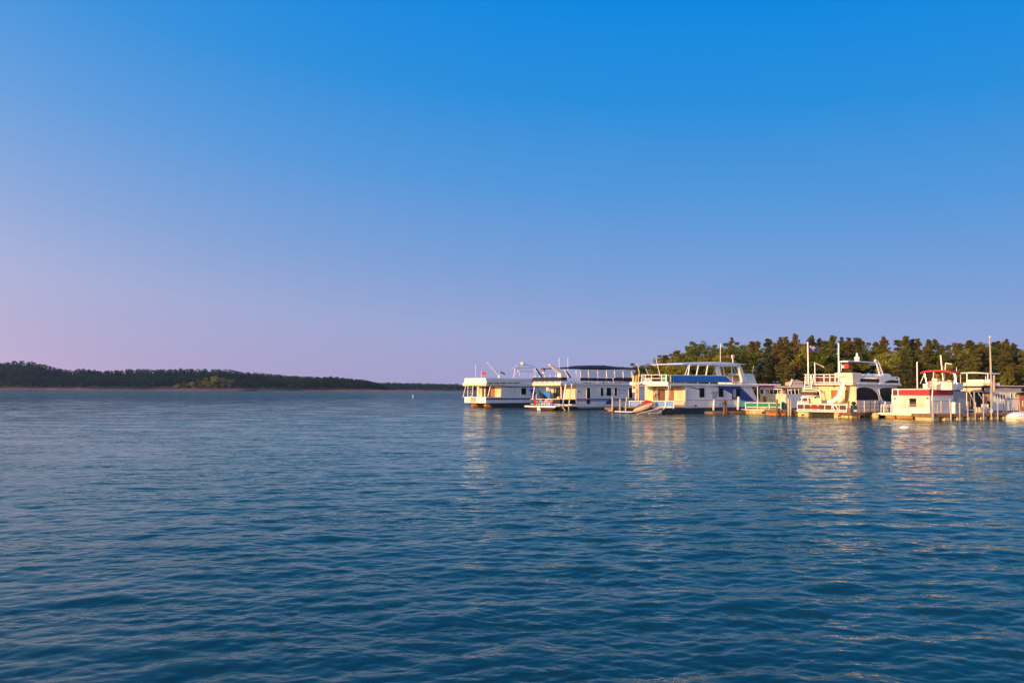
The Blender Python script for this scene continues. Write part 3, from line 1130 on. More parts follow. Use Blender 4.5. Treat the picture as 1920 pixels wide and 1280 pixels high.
# canopy: sagging navy canvas on posts
mb = MB()
cu_, cl_ = [], []
prof = [(1064, 690.2), (1080, 686.8), (1100, 684.2), (1128, 684.2), (1150, 686.6), (1180, 688.4), (1216, 690)]
low = [(1064, 690.8), (1080, 690.6), (1100, 690.4), (1128, 690.8), (1150, 691.6), (1180, 692.2), (1216, 691.6)]
rings = []
for (x, y), (x2, y2) in zip(prof, low):
    p, q = f.S(x, y, 1.6), f.S(x2, y2, -0.1)
    h0 = q[2]
    rings.append([(q[0], -0.15, h0), (q[0], -0.1, h0 + 0.12), (p[0], 1.2, max(p[2] - .05, h0 + .2)), (p[0], W - 1.2, max(p[2] - .05, h0 + .2)), (q[0], W + .1, h0 + .12), (q[0], W + .15, h0),
                  (p[0], W - 1.2, max(p[2] - .12, h0 + .12)), (p[0], 1.2, max(p[2] - .12, h0 + .12))])
mb.loft(rings); mb.build('canopy', NAVY, f.root)
for x in (1088, 1103, 1120.5, 1137, 1152, 1168, 1184):
    f.spath('canopy_post', TRIM, [(x, 691.8), (x + 1, 708)], -0.05, 0.045)
for x in (1092, 1120, 1150, 1184):
    f.spath('canopy_post', TRIM, [(x, 691.8), (x, 708)], W, 0.045)
f.side('vinyl_curtain', VINYL, 1088.5, 692.6, 1120, 707.4, 0.0, 0.012)
f.side('vinyl_curtain', VINYL, 1121, 692.8, 1151, 707.6, 0.0, 0.012)
f.side('vinyl_curtain', VINYL, 1152.5, 693, 1183.5, 707.8, 0.0, 0.012)
f.side('roof_lounger', DARK, 1096, 701, 1103, 705.5, 1.0, 1.8)
f.side('roof_lounger', DARK, 1112, 703, 1120.5, 705, 1.0, 1.8)
f.side('roof_lounger', CURTAIN, 1152, 701, 1167, 708, 1.0, 1.9, bevel=.08)
f.side('roof_lounger', TAN, 1170, 702, 1183, 708, 1.0, 1.9, bevel=.08)
for x in (1048.5, 1064.7):
    f.spath('antenna', TRIM, [(x, 708), (x, 670)], 2.0, 0.028)
# folded slide pointing up and left
p0, p1, p2 = Vector(f.S(1030, 682.5, 1.4)), Vector(f.S(1046, 693.5, 1.4)), Vector(f.S(1056, 699, 1.4))
rings = []
for p, w, h in ((p0, .22, .10), (p0.lerp(p1, .5), .26, .26), (p1, .3, .38), (p2, .34, .5)):
    rings.append([(p.x, p.y - w, p.z - h), (p.x, p.y - w, p.z + h * .3), (p.x, p.y - w * .7, p.z - h * .3), (p.x, p.y + w * .7, p.z - h * .3), (p.x, p.y + w, p.z + h * .3), (p.x, p.y + w, p.z - h)])
MB().loft(rings).build('slide', WHITE, f.root)
f.side('slide_platform', WHITE, 1051, 697.5, 1056, 708, 1.1, 1.7)
f.spath('deck_chair_frame', TRIM, [(1058, 693), (1066, 706)], 0.6, 0.07)
f.spath('deck_chair_frame', DARK, [(1062, 696), (1070, 708)], 0.6, 0.10)
f.spath('deck_chair_frame', TRIM, [(1080, 694), (1081, 708)], 0.6, 0.05)
for x in (1067, 1074, 1080):
    c = f.S(x, 713, 0.0)
    mb = MB(); mb.path([(c[0] + .33 * math.cos(t * .7854), 0, c[2] + .33 * math.sin(t * .7854)) for t in range(9)], 0.05)
    mb.build('life_ring', WHITE, f.root)
# side details
f.side('vent', DARK, 1084, 733.4, 1088.5, 735, -0.03, 0)
f.window(1100.2, 727, 1106.4, 746.8); f.side('door_panel', DARK, 1100.2, 747.6, 1106.4, 757, -0.02, 0.01)
f.window(1126, 727, 1131, 742); f.window(1137, 727, 1146, 741.6); f.window(1152, 727, 1157, 741.2); f.window(1179, 727, 1186, 746.5)
f.scrib('name_lettering', TEXTG, 1160.5, 729, 1176, 734, v=-0.01, lines=1, seed=8)
f.scrib('name_lettering', TEXTG, 1162, 735, 1174, 738, v=-0.01, lines=1, seed=9)
f.side('stripe', PURPLE, 1080.6, 747.4, 1200, 748.5, -0.012, 0.01)
f.side('stripe', MAUVE, 1081, 748.6, 1200, 751.6, -0.008, 0.01)
pts = [(1135.5, 757.5)] + [(1148 - 12.5 * math.cos(R(t)), 757.5 - 10 * math.sin(R(t))) for t in range(15, 91, 15)] + [(1150, 747.5), (1150, 757.5)]
f.sidepoly('swoosh', BLUEP, pts, -0.03, -0.012)
f.sidepoly('swoosh', MAROON, [(1141, 757.4), (1143, 753.5), (1146, 751.5), (1149.5, 751.2), (1149.5, 757.4)], -0.04, -0.03)
f.box('side_skirt', WHITE, uc + 0.02, L, -0.035, 0.0, zd - .02, zc0 + 0.05)
# front rails, posts and slanted ladder poles
for x0, x1 in ((1002, 998.5), (1052, 1052.2)):
    f.epath('porch_post', TRIM, [(x0, 724.5), (x1, 748)], ur + 0.25, 0.075)
for y in (748.0, 757.8, 761):
    f.epath('front_rail', TRIM, [(995, y), (1050, y)], 0.35, 0.04)
f.box('rail_canvas', BLACKC, 0.4, uc - 0.1, 0.02, 0.05, f.S(1055, 757.5)[2], f.S(1055, 748.5)[2])
f.end('rail_canvas', BLACKC, 1038, 748.6, 1050, 757, 0.4, 0.04)
for xa, xb, xc in ((1061, 1054.5, 1061.5), (1072, 1066, 1066.5)):
    f.spath('ladder_pole', TRIM, [(xa, 720), (xb, 760.5)], -0.35, 0.10, 8)
    f.spath('ladder_pole', CURTAIN, [(xb, 762), (xc, 771.5)], -0.35, 0.09, 8)
F2 = f
Z2 = zd + 0.1

# ---- things on the front deck of that houseboat
def deck_thing(f, name, label, cat, px, py, u, group=None):
    q = f.E(px, py, u)
    w = f.world(q)
    root = empty(name, (w.x, w.y, w.z), math.pi / 2 - f.a, label, cat, group)
    return root, q


def plastic_chair(f, px, u, z, m, label):
    q = f.E(px, 760, u)
    w = f.world((q[0], q[1], z))
    root = empty('plastic_chair', w, math.pi / 2 - f.a + math.pi * 0.97, label, 'chair', 'plastic chairs on the front deck')
    MB().box(-.24, .24, -.25, .25, .40, .44).build('seat', m, root)
    mb = MB()
    arc = [(-.26, -.25 + .5 * i / 8.0, .44 + .48 * math.sin(math.pi * (0.12 + .76 * i / 8.0))) for i in range(9)]
    mb.path(arc, 0.035)
    for i in (2, 4, 6):
        mb.tube((-.24, -.25 + .5 * i / 8.0, .44), arc[i], 0.028, 5)
    mb.build('backrest', m, root)
    for sx in (-.22, .22):
        for sy in (-.23, .23):
            MB().tube((sx, sy, .42), (sx * 1.15, sy * 1.15, 0), 0.03, 6).build('leg', m, root)
    for sy in (-.27, .27):
        MB().path([(-.24, sy, .66), (.18, sy, .64), (.22, sy, .42)], 0.03, 6).build('armrest', m, root)
    return root


f = F2
plastic_chair(f, 1021, 0.9, Z2, PLASTIC, 'white plastic armchair in the middle of the cluttered front deck')
plastic_chair(f, 1011, 1.1, Z2, PLASTIC, 'pinkish white plastic chair beside the red towel on the front deck')
plastic_chair(f, 1030, 1.2, Z2, PLASTIC, 'white plastic chair with orange cushions on the front deck')
q = f.E(1003, 747.4, 0.28); q2 = f.E(1003, 759.5, 0.28)
mb = MB()
rings = []
for k in range(6):
    t = k / 5.0
    zz = q[2] + (q2[2] - q[2]) * t
    rings.append([(0.24 + .03 * math.sin(k * 2), q[1] - .22 + .03 * math.sin(k), zz), (0.30 + .03 * math.sin(k * 2), q[1], zz), (0.24 + .02 * math.cos(k), q[1] + .2, zz), (0.2, q[1], zz)])
mb.loft(rings)
MW = Matrix.Translation(f.root.location) @ Matrix.Rotation(math.pi / 2 - f.a, 4, 'Z')


def lone(mb, f, name, m, label, cat, group=None, smooth=False, bevel=0.0):
    """a one-mesh thing given in the boat's local axes, standing top level at its own base"""
    vs_ = np.array(mb.v)
    c = Vector(((vs_[:, 0].min() + vs_[:, 0].max()) / 2, (vs_[:, 1].min() + vs_[:, 1].max()) / 2, vs_[:, 2].min()))
    mb.v = [tuple(Vector(p) - c) for p in mb.v]
    o = mb.build(name, m, None, smooth, bevel)
    w = f.world(c)
    o.location = w
    o.rotation_euler = (0, 0, math.pi / 2 - f.a)
    return tag(o, label, cat, group)


lone(mb, f, 'towel', REDT, 'red towel hung over the front rail of the canopy houseboat', 'towel')
a = f.E(995.5, 749, 0.7); b = f.E(1000.5, 758.5, 0.7)
lone(MB().box(.6, 1.0, a[1], b[1], a[2], b[2]), f, 'storage_box', TEAL, 'dark green box at the left front corner of the cluttered deck', 'box', bevel=.04)
a = f.E(1018.5, 733.5, 2.4); b = f.E(1031.5, 747.5, 2.4)
lone(MB().box(2.4, 2.7, a[1], b[1], a[2], Z2), f, 'grill_cover', BLUE, 'big bright blue cover standing on the front porch', 'cover', bevel=.06)
p, q = Vector(f.E(1007, 728, 1.9)), Vector(f.E(1019, 748, 1.9))
lone(MB().tube(p, p.lerp(q, .3), .05, 8, .05).tube(p.lerp(q, .3), q, .10, 8, .42), f, 'hammock', BLACKC, 'dark slanting folded canvas hung across the porch left of the blue cover', 'canvas')
p, q = f.E(992, 729, 1.2), f.E(998.5, 745, 1.2)
lone(MB().prism_x([(p[1] + .25, p[2]), (p[1] - .2, p[2]), (q[1] - .12, q[2]), (q[1] + .15, q[2])], 1.15, 1.25), f, 'beach_float', BLUEP, 'dark blue slanted pool float at the left side of the porch', 'float')
p = f.E(1005, 738, 1.4); q = f.E(1007.5, 748, 1.4)
lone(MB().box(1.3, 1.6, p[1], q[1], p[2], q[2]), f, 'pool_toy', PALEBLUE, 'pale blue pool toy behind the left porch post', 'toy', bevel=.05)
for x0, x1, lb in ((1026, 1030, 'left'), (1031.5, 1036.5, 'right')):
    a = f.E(x0, 748.5, 0.95); b = f.E(x1, 753, 0.95)
    lone(MB().box(.85, 1.05, a[1], b[1], a[2], b[2]), f, 'cushion', ORANGE, '%s of two orange cushions above the violet bucket' % lb, 'cushion', 'orange cushions on the front deck', bevel=.05)
a = f.E(1035, 753.5, 0.2); b = f.E(1035, 760.5, 0.2)
lone(MB().tube((.2, a[1], b[2]), (.2, a[1], a[2]), .17, 12, .22), f, 'bucket', PURB, 'violet bucket at the front edge of the cluttered deck', 'bucket')
a = f.E(1047, 746, 1.4)
lone(MB().sphere((1.4, a[1], a[2]), .24), f, 'sun_hat', CREAM, 'round cream beach ball on the porch under the right post', 'ball', smooth=True)

# ------------------------------------------------------------------ third houseboat, blue stripes, lettering
f = Frame(1240, 776.5, 48, 'houseboat', 'white houseboat with blue rail canvas, big blue side swoosh and DAZE OFF lettering', 'houseboat', 'houseboats moored at the marina')
W = 5.0
L = f.S(1418, 740, 0)[0]
ur = f.S(1253, 719, -0.2)[0]
uc = f.S(1285.5, 740, 0)[0]
zh, zr0, zr1 = f.S(1290, 763.5)[2], f.S(1290, 722.5)[2], f.S(1290, 718.8)[2]
zd = f.S(1240, 765.5)[2]
hl = MB(); hl.prism_y([(0.1, zd - .02), (L + .6, zd - .02), (L + .6, -0.5), (1.4, -0.5), (0.5, 0.15)], 0.05, W - 0.05); hl.build('hull', DARKHULL, f.root)
f.box('deck', DECKWOOD, 0.0, uc, 0.0, W + 0.6, zd, zd + 0.08)
f.box('swim_platform', TRIM, -0.9, -0.05, 0.8, W + 1.2, 0.16, 0.24)
f.box('cabin', WHITE, uc, L - 1.4, 0.0, W, zd, zr0)
f.sidepoly('stern_wing', WHITE, [(1386, 721.5), (1407, 721.5), (1420.5, 750), (1414.5, 750.5)], -0.045, 0.1)
a = f.S(1405, 722)[0]
f.box('stern_wall', DARK, L - 1.4, L - 1.36, 0.1, W - .1, zd, zr0)
f.sidepoly('lower_side', WHITE, [(1286, 750.8), (1420, 752), (1420, 763), (1286, 763.5)], -0.03, 0.0)
f.side('trim_line', GREYC, 1286, 749.6, 1400, 750.5, -0.02, 0.0)
# end wall
f.end('wall_panel', CREAM, 1265, 724, 1285, 764, uc, .04)
f.end('wall_panel', CREAM, 1209, 724, 1224.5, 760, uc, .04)
for k in range(4):
    f.end('siding_groove', CURTAIN, 1211.5 + k * 3.3, 724.5, 1212.0 + k * 3.3, 752, uc - .04, .012)
f.end('wall_panel', WOODDOOR, 1224.8, 723, 1229, 760, uc, .04)
f.end('door_frame', CREAM, 1229.5, 726, 1252, 760, uc, .04)
f.end('door', BROWN, 1234, 729, 1247, 759, uc - .04, .03)
f.end('door', WOODDOOR, 1253.5, 728, 1263.5, 758, uc, .06)
f.end('wall_top', CURTAIN, 1209, 720.8, 1285, 723.6, uc, .05)
f.scrib('wall_lettering', TEXTG, 1266.5, 727, 1282, 749, u=uc - .05, lines=7, seed=3)
c = f.E(1227, 738, uc - .1); MB().box(uc - .12, uc - .04, c[1] - .09, c[1] + .09, c[2] - .22, c[2] + .22).build('porch_lamp', CREAM, f.root)
# roof and trims
f.box('roof', WHITE, ur, L + 0.4, -0.2, W + 0.2, zr0, zr1 + 0.02)
f.box('roof_trim', TRIM, ur - .08, ur - .002, -0.22, W + 0.4, zr0 + .04, zr1 + .16)
f.box('roof_underside_trim', CURTAIN, ur + .02, uc, -.1, W + .1, zr0 - .12, zr0 - .002)
# front rail panels
for x0, x1, m in ((1182.5, 1201, PALEBLUE), (1229, 1246, PALEBLUE), (1248, 1262.5, PALEBLUE)):
    f.end('rail_panel', m, x0, 752.5, x1, 762, .6, .03)
for y in (751.6, 763.6):
    f.epath('front_rail', TRIM, [(1179, y), (1263, y)], .55, .045)
for x in (1180, 1202, 1228, 1247, 1263):
    f.epath('front_rail_post', TRIM, [(x, 751), (x, 766)], .55, .045)
mb = MB()
for k in range(11):
    x = 1264 + k * 1.75
    mb.tube(f.S(x, 752.4, .06), f.S(x, 763.6, .06), .018, 5)
mb.path([f.S(1263, 752.3, .06), f.S(1282, 751.8, .06)], .03).path([f.S(1263, 763.8, .06), f.S(1282, 763.5, .06)], .03)
mb.build('side_railing', STEEL, f.root)
# stair tower at the front left
for pts in ([(1186.5, 703), (1186.5, 735)], [(1188.5, 704), (1188.5, 720)], [(1193, 704), (1191, 749)], [(1197, 702), (1197, 751)], [(1195.5, 722), (1192, 750)]):
    f.epath('stair_post', CURTAIN, pts, .3, .07)
f.end('stair_box', CURTAIN, 1185.2, 728.5, 1193, 735.5, .35, .4)
for k in range(9):
    f.epath('stair_step', TAN, [(1190.3, 723 + 3 * k), (1196.5, 723 + 3 * k)], .32, .045)
f.end('stair_landing', CREAM, 1186, 718.5, 1199, 720.3, .45, .6)
# upper rails and canvas
ue = ur + .12
for y in (702.4, 709.2, 715.4):
    f.epath('roof_rail', TRIM, [(1203, y), (1250, y)], ue, .04)
for x in (1203.5, 1210.5, 1221.5, 1240.5, 1249.5):
    f.epath('roof_rail_post', TRIM, [(x, 702), (x, 718)], ue, .05 if x < 1249 else .09)
f.end('rail_banner', PALEBLUE, 1204.5, 704, 1208, 712, ue + .04, .02)
f.end('rail_panel', GREYC, 1201, 709.8, 1220, 716, ue + .06, .02)
f.end('rail_canvas', GREEN, 1242, 704, 1249, 715.5, ue + .06, .02)
f.side('rail_canvas', GREEN, 1250.4, 704, 1262.6, 716, -.08, -.06)
f.spath('roof_rail_post', TAN, [(1257.3, 703), (1257.3, 718)], -.1, .09)
f.sidepoly('rail_canvas', BLUE, [(1263.5, 703.4), (1360.5, 704.6), (1374, 716.8), (1263.5, 716)], -.1, -.07)
for x in (1263.5, 1285, 1308, 1330, 1352):
    f.spath('roof_rail_post', TRIM, [(x, 703.5), (x, 719)], -.05, .04)
f.spath('roof_rail', TRIM, [(1253, 703.3), (1361, 704.4), (1378, 718.4), (1398, 719)], -.09, .05)
for k in range(6):
    f.side('toe_slot', DARK, 1265 + k * 9, 716.8, 1271 + k * 9, 717.6, -.19, -.1)
f.spath('boom_pole', TRIM, [(1238, 706), (1230, 672.5)], 2.5, .05)
f.spath('boom_pole', CURTAIN, [(1200, 706), (1195, 681)], 4.4, .05)
f.spath('boom_pole', GREYC, [(1217, 706), (1211, 691)], 3.6, .06)
# hard top
rings = []
for x, yt, yb in ((1281, 681.4, 682.6), (1298, 680, 683.6), (1320, 678.2, 684.2), (1345, 677.8, 684.6), (1372, 679, 684.6), (1388, 680.8, 683.8), (1400, 682, 683)):
    t, b = f.S(x, yt, .1), f.S(x, yb, .1)
    rings.append([(b[0], .1, b[2]), (b[0], .1, (t[2] + b[2]) / 2), (t[0], .6, t[2]), (t[0], W - .6, t[2]), (b[0], W - .1, (t[2] + b[2]) / 2), (b[0], W - .1, b[2])])
MB().loft(rings).build('hard_top', WHITE, f.root)
for (x0, y0), (x1, y1), v, r in (((1293, 683), (1290, 703.5), .15, .085), ((1291.5, 683), (1284, 703), .2, .045), ((1309.5, 684), (1305.5, 703.5), .15, .085), ((1327, 684), (1323.5, 703.5), .15, .09),
                                 ((1338.5, 684), (1343.5, 703.5), 1.6, .06), ((1343, 684), (1337, 703.5), 2.2, .05), ((1354.5, 684), (1359, 704), 1.2, .08), ((1371, 684), (1374.5, 716), .9, .08), ((1374, 686), (1382, 702), 2.0, .05)):
    f.spath('hard_top_post', TRIM, [(x0, y0), (x1, y1)], v, r, 8)
f.sidepoly('radar_arch', WHITE, [(1344, 686), (1349, 686), (1353.5, 703.5), (1346.5, 703.5)], .2, .45)
f.sidepoly('radar_arch', WHITE, [(1346, 684.8), (1383, 684.2), (1388, 685.2), (1391, 689), (1397, 707), (1403, 717.5), (1393.5, 717.5), (1388.5, 699), (1385, 688.5), (1383, 686.8), (1346, 687.2)], .15, .5)
f.sidepoly('helm_console', WHITE, [(1397, 707), (1402, 704.5), (1413.5, 705), (1420, 720), (1402, 720)], .3, W - .3)
f.side('helm_windscreen', VINYL, 1366, 700.5, 1412, 704.5, .5, .53)
f.spath('windscreen_rail', TRIM, [(1366, 700.8), (1412, 700.8), (1415, 706)], .5, .05)
f.side('helm_seat', CURTAIN, 1368, 704, 1389, 715, 1.4, 2.4, bevel=.1)
f.side('helm_dashboard', ORANGE, 1376, 704.5, 1389, 707.5, 1.2, 1.39, bevel=.04)
f.side('roof_step', BLUEP, 1377, 717.2, 1397, 718.6, -.1, .2)
f.spath('antenna', TRIM, [(1350.5, 678), (1350.8, 644)], 2.2, .035)
f.spath('antenna', TRIM, [(1410, 702), (1413, 685)], 1.5, .025)
c = f.S(1374, 668.5, 2.0)
mb = MB(); mb.tube((c[0], c[1] - .1, c[2]), (c[0], c[1] + .1, c[2]), .27, 16); mb.build('search_light', CREAM, f.root)
f.spath('search_light_stem', TRIM, [(1374, 671.5), (1374, 680)], 2.0, .06)
f.spath('horn', MAROON, [(1365.5, 676.5), (1365.5, 680)], 1.5, .12)
# side details
f.side('blue_line', NAVY, 0, 0, 1, 1, 0, 0) if False else None
f.sidepoly('side_stripe', NAVY, [(1286.5, 723.4), (1289, 723.4), (1312, 729.4), (1312, 731)], -.02, .01)
f.window(1312, 728.2, 1320, 743.6, 0, BLACKC)
f.window(1348, 728.2, 1355.6, 742.8, -.03, BLACKC)
f.sidepoly('swoosh', BLUEP, [(1338.5, 722), (1385, 722), (1413.5, 749.6), (1415, 753), (1404, 753), (1388.5, 748), (1372.6, 748.6), (1372.6, 739.6), (1357, 730.8), (1356.6, 727), (1348, 727)], -.028, .0)
f.sidepoly('swoosh_edge', TRIM, [(1335, 721.6), (1337.5, 721.6), (1348.2, 726.9), (1346.6, 727.6)], -.036, -.0)
f.sidepoly('swoosh_edge', TRIM, [(1356.4, 731), (1357.4, 730.4), (1373, 739.2), (1372.2, 740.4)], -.036, 0)
f.window(1374, 729, 1388, 744.2, -.03, BLUEP); f.side('window_curtain', GREYC, 1374.5, 729.4, 1380, 744, -.052, -.046)
q = f.S(1340, 736.4, 0)
Mx = Matrix(((1, 0, 0, q[0]), (0, 0, -1, -.012), (0, 1, 0, q[2]), (0, 0, 0, 1)))
text_mesh('name_lettering', 'DAZE', .56, TEXTB, f.root, Mx)
q = f.S(1340, 743.6, 0)
Mx = Matrix(((1, 0, 0, q[0]), (0, 0, -1, -.012), (0, 1, 0, q[2]), (0, 0, 0, 1)))
text_mesh('name_lettering', 'OFF', .56, TEXTB, f.root, Mx)
f.side('vent', DARK, 1302, 759.2, 1306.5, 761.6, -.06, -.03)
f.spath('boarding_ladder', TRIM, [(1247, 764), (1237, 773), (1232, 774.6), (1217, 774.8)], -.2, .055)
for pts in ([(1254, 722), (1247, 764)], [(1257.4, 722), (1250.6, 764)]):
    f.spath('ladder_rail', TRIM, pts, -.25, .04)
for k in range(11):
    f.spath('ladder_rung', TRIM, [(1253.6 - k * .63, 725 + k * 3.6), (1257 - k * .63, 725 + k * 3.6)], -.25, .025)
F3 = f
for x, y0, y1, lb in ((1338.6, 751, 767.5, 'slim white fender hanging at the middle of the DAZE OFF hull side'), (1384.5, 745.5, 766, 'fat white fender hanging near the stern of the DAZE OFF houseboat')):
    t, b = f.S(x, y0, -.25), f.S(x - .8, y1, -.25)
    r = .13 if x < 1350 else .17
    lone(MB().tube(b, t, r, 12).sphere(t, r, 12, 6).sphere(b, r, 12, 6), f, 'fender', PLASTIC, lb, 'fender', 'fenders on the blue striped houseboat', smooth=True)

# the watercraft on its ramp at the bow
p0 = Vector(f.world(f.E(1188, 772, -1.6))); p1 = Vector(f.world(f.E(1229, 757, -.2)))
ax = (p1 - p0); Lw = ax.length
yaw = math.atan2(ax.y, ax.x); pit = math.asin(ax.z / Lw)
root = empty('personal_watercraft', p0, 0, 'tan and red personal watercraft tilted on a ramp before the DAZE OFF boat', 'jet ski')
root.rotation_euler = (0, -pit, yaw)
root.scale = (.95, .85, .85)
rings, top = [], []
for t, w, h0, h1 in ((0, .32, -.05, .25), (.08, .5, -.2, .42), (.35, .6, -.28, .5), (.7, .58, -.26, .5), (.92, .32, -.1, .46), (1.0, .08, .12, .36)):
    x = t * Lw
    rings.append([(x, -w * .45, h0), (x, -w, h0 + .22), (x, -w * .8, h1 * .75), (x, 0, h1 * .8), (x, w * .8, h1 * .75), (x, w, h0 + .22), (x, w * .45, h0), (x, 0, h0 - .06)])
MB().loft(rings).build('hull', TAN, root, smooth=True)
MB().loft([[(x * Lw, -w, z0), (x * Lw, -w * .7, z1), (x * Lw, w * .7, z1), (x * Lw, w, z0)] for x, w, z0, z1 in ((.12, .22, .36, .50), (.3, .24, .4, .72), (.55, .24, .4, .66), (.62, .2, .4, .55))]).build('seat', BROWN, root)
MB().loft([[(x * Lw, -w, z0), (x * Lw, -w * .6, z1), (x * Lw, w * .6, z1), (x * Lw, w, z0)] for x, w, z0, z1 in ((.6, .25, .36, .85), (.72, .36, .36, .95), (.9, .3, .34, .6), (.97, .1, .3, .4))]).build('cowl', REDT, root)
MB().tube((.64 * Lw, -.4, .95), (.64 * Lw, .4, .95), .035, 8).build('handlebar', BLACKC, root)
MB().tube((-.08, 0, .05), (.03, 0, .05), .13, 12).build('jet_nozzle', DARK, root)
for s_ in (-1, 1):
    MB().loft([[(x * Lw, s_ * (w - .04), .0), (x * Lw, s_ * (w + .02), .06), (x * Lw, s_ * (w - .02), .16), (x * Lw, s_ * (w - .08), .1)] for x, w in ((.06, .5), (.35, .6), (.7, .58), (.92, .34))]).build('rub_rail', GREYC, root)
pm = p0.lerp(p1, .55)
root = empty('watercraft_ramp', (pm.x, pm.y, 0), yaw, 'dark sloping ramp under the personal watercraft', 'ramp')
MB().prism_y([(-1.3, -.3), (1.9, -.3), (1.9, .6), (1.4, .6), (-1.3, -.16)], -.6, .6).build('ramp_body', DARKHULL, root)
for s_ in (-.55, .55):
    MB().tube((-1.3, s_, -.08), (1.5, s_, .68), .05, 8).build('ramp_roller', GREYC, root)

# ------------------------------------------------------------------ small cream cabin boat behind the green pontoon
f = Frame(1474, 771.2, 50, 'cabin_boat', 'small cream cabin houseboat with an orange door, behind the green railed pontoon', 'houseboat', 'houseboats moored at the marina')
W = 3.9; L = f.S(1506, 750, 0)[0] + 2
zc = f.S(1474.2, 738.4)[2]
f.box('hull', DARKHULL, -.3, L, -.05, W + .05, -.5, .45)
f.box('cabin', CREAM, 0, L, 0, W, .45, zc)
f.side('cabin_side', WHITE, 1474.2, 739, 1510, 770, -.02, 0)
f.end('door', WOODDOOR, 1430.5, 742.8, 1436.5, 760, 0, .05)
for x0, x1 in ((1441, 1451), (1452, 1459.5)):
    w_ = f.end('window', TRIM, x0, 745, x1, 754, 0, .03)
    f.end('pane', CURTAIN, x0 + .8, 745.8, x1 - .8, 753.4, -.03, .01, parent=w_)
f.end('wall_strip', TRIM, 1420, 738.6, 1474, 739.6, 0, .06)
f.window(1477.5, 745.2, 1482, 750); f.window(1492, 745.4, 1497, 750.4, 0, TRIM, MAROON)
# roof deck
zt = zc + .0
f.end('roof_locker', CREAM, 1430.5, 730.6, 1436, 738.4, .6, .5, bevel=.03)
f.end('roof_locker', ORANGE, 1436.2, 732, 1440, 738.4, .9, .4, bevel=.03)
f.epath('roof_rail', TRIM, [(1425, 728.6), (1466, 729.2)], .1, .07)
for x in (1425, 1433, 1443, 1450, 1458, 1466):
    f.epath('roof_rail_post', TRIM, [(x, 728.6), (x, 738.4)], .1, .045)
for x, m, h in ((1446, DARK, 733), (1453, MAROON, 732), (1462, CURTAIN, 732), (1469, ORANGE, 731.5)):
    f.end('roof_seat', m, x - 2, h, x + 2, 738.4, 1.2, .5, bevel=.04)
f.spath('roof_rail', GREYC, [(1466, 729), (1478, 726.5), (1508, 728.5)], .1, .06)
for x in (1478, 1484, 1491, 1498):
    f.spath('roof_rail_post', TRIM, [(x - 1, 728), (x, 739)], .1, .05)
f.side('roof_seat', TEAL, 1476, 731.5, 1483, 739, .8, 1.4, bevel=.05)
f.side('roof_seat', DARK, 1487, 731, 1494, 739, .8, 1.4, bevel=.05)
f.spath('roof_rail', TRIM, [(1480, 731), (1508, 729.2)], .4, .08)

# awning with blue valance, further along the dock behind that boat
f = Frame(1421, 765, 62, 'dock_awning', 'flat white awning with a blue valance behind the stern of the DAZE OFF boat', 'awning')
z0, z1, z2 = f.S(1423, 727, 0)[2], f.S(1423, 722, 0)[2], f.S(1423, 719.4, 0)[2]
Lw = f.S(1464, 721, 0)[0]
f.box('awning_top', WHITE, 0, Lw, 0, 3.5, z1, z2)
f.box('valance', BLUEP, 0.02, Lw - .6, -.03, 0, z0, z1)
for u in (.1, Lw - .3):
    for v in (.1, 3.3):
        f.box('awning_post', TRIM, u, u + .1, v, v + .1, -.3, z1)

# long dark dock roof behind, with a covered boat tent on top of it
f = Frame(1453, 766, 72, 'dock_roof', 'long dark maroon dock roof between the small cream boat and the slide yacht', 'roof')
z0, z1 = f.S(1460, 728, 0)[2], f.S(1460, 724.6, 0)[2]
Lw = f.S(1530, 726, 0)[0]
f.box('roof_sheet', MAROON, 0, Lw, 0, 5, z0, z1)
f.box('roof_edge', TRIM, 0, Lw, -.06, 0, z1 - .08, z1 + .05)
for k in range(4):
    f.box('roof_post', POSTB, .3 + k * (Lw - .8) / 3, .45 + k * (Lw - .8) / 3, .1, .25, -.4, z0)
f2 = Frame(1486, 764, 70, 'canvas_tent', 'pale canvas boat tent with a peaked top on the maroon dock roof', 'tent')
a0 = f2.S(1486, 722.6, .5); a1 = f2.S(1506.5, 722.6, .5); s0 = f2.S(1487.5, 716, .5); s1 = f2.S(1506, 715.5, .5); pk = f2.S(1496, 711, 1.2)
rg = []
MB().add([(a0[0], .5, a0[2]), (a1[0], .5, a1[2]), (a1[0], 2.5, a1[2]), (a0[0], 2.5, a0[2]), (s0[0], .5, s0[2]), (s1[0], .5, s1[2]), (s1[0], 2.5, s1[2]), (s0[0], 2.5, s0[2]), (pk[0], 1.5, pk[2])],
         [(3, 2, 1, 0), (0, 1, 5, 4), (1, 2, 6, 5), (2, 3, 7, 6), (3, 0, 4, 7), (4, 5, 8), (5, 6, 8), (6, 7, 8), (7, 4, 8)]).build('tent_cover', TAN, f2.root)
f2.spath('tent_edge', TRIM, [(1486, 722.8), (1507, 722.8)], .45, .07)
f2.spath('tent_edge', TRIM, [(1487.5, 716), (1506.5, 715.4)], .45, .05)
f2.spath('tent_pole', TRIM, [(1480.5, 723.5), (1485.5, 711)], .4, .13)

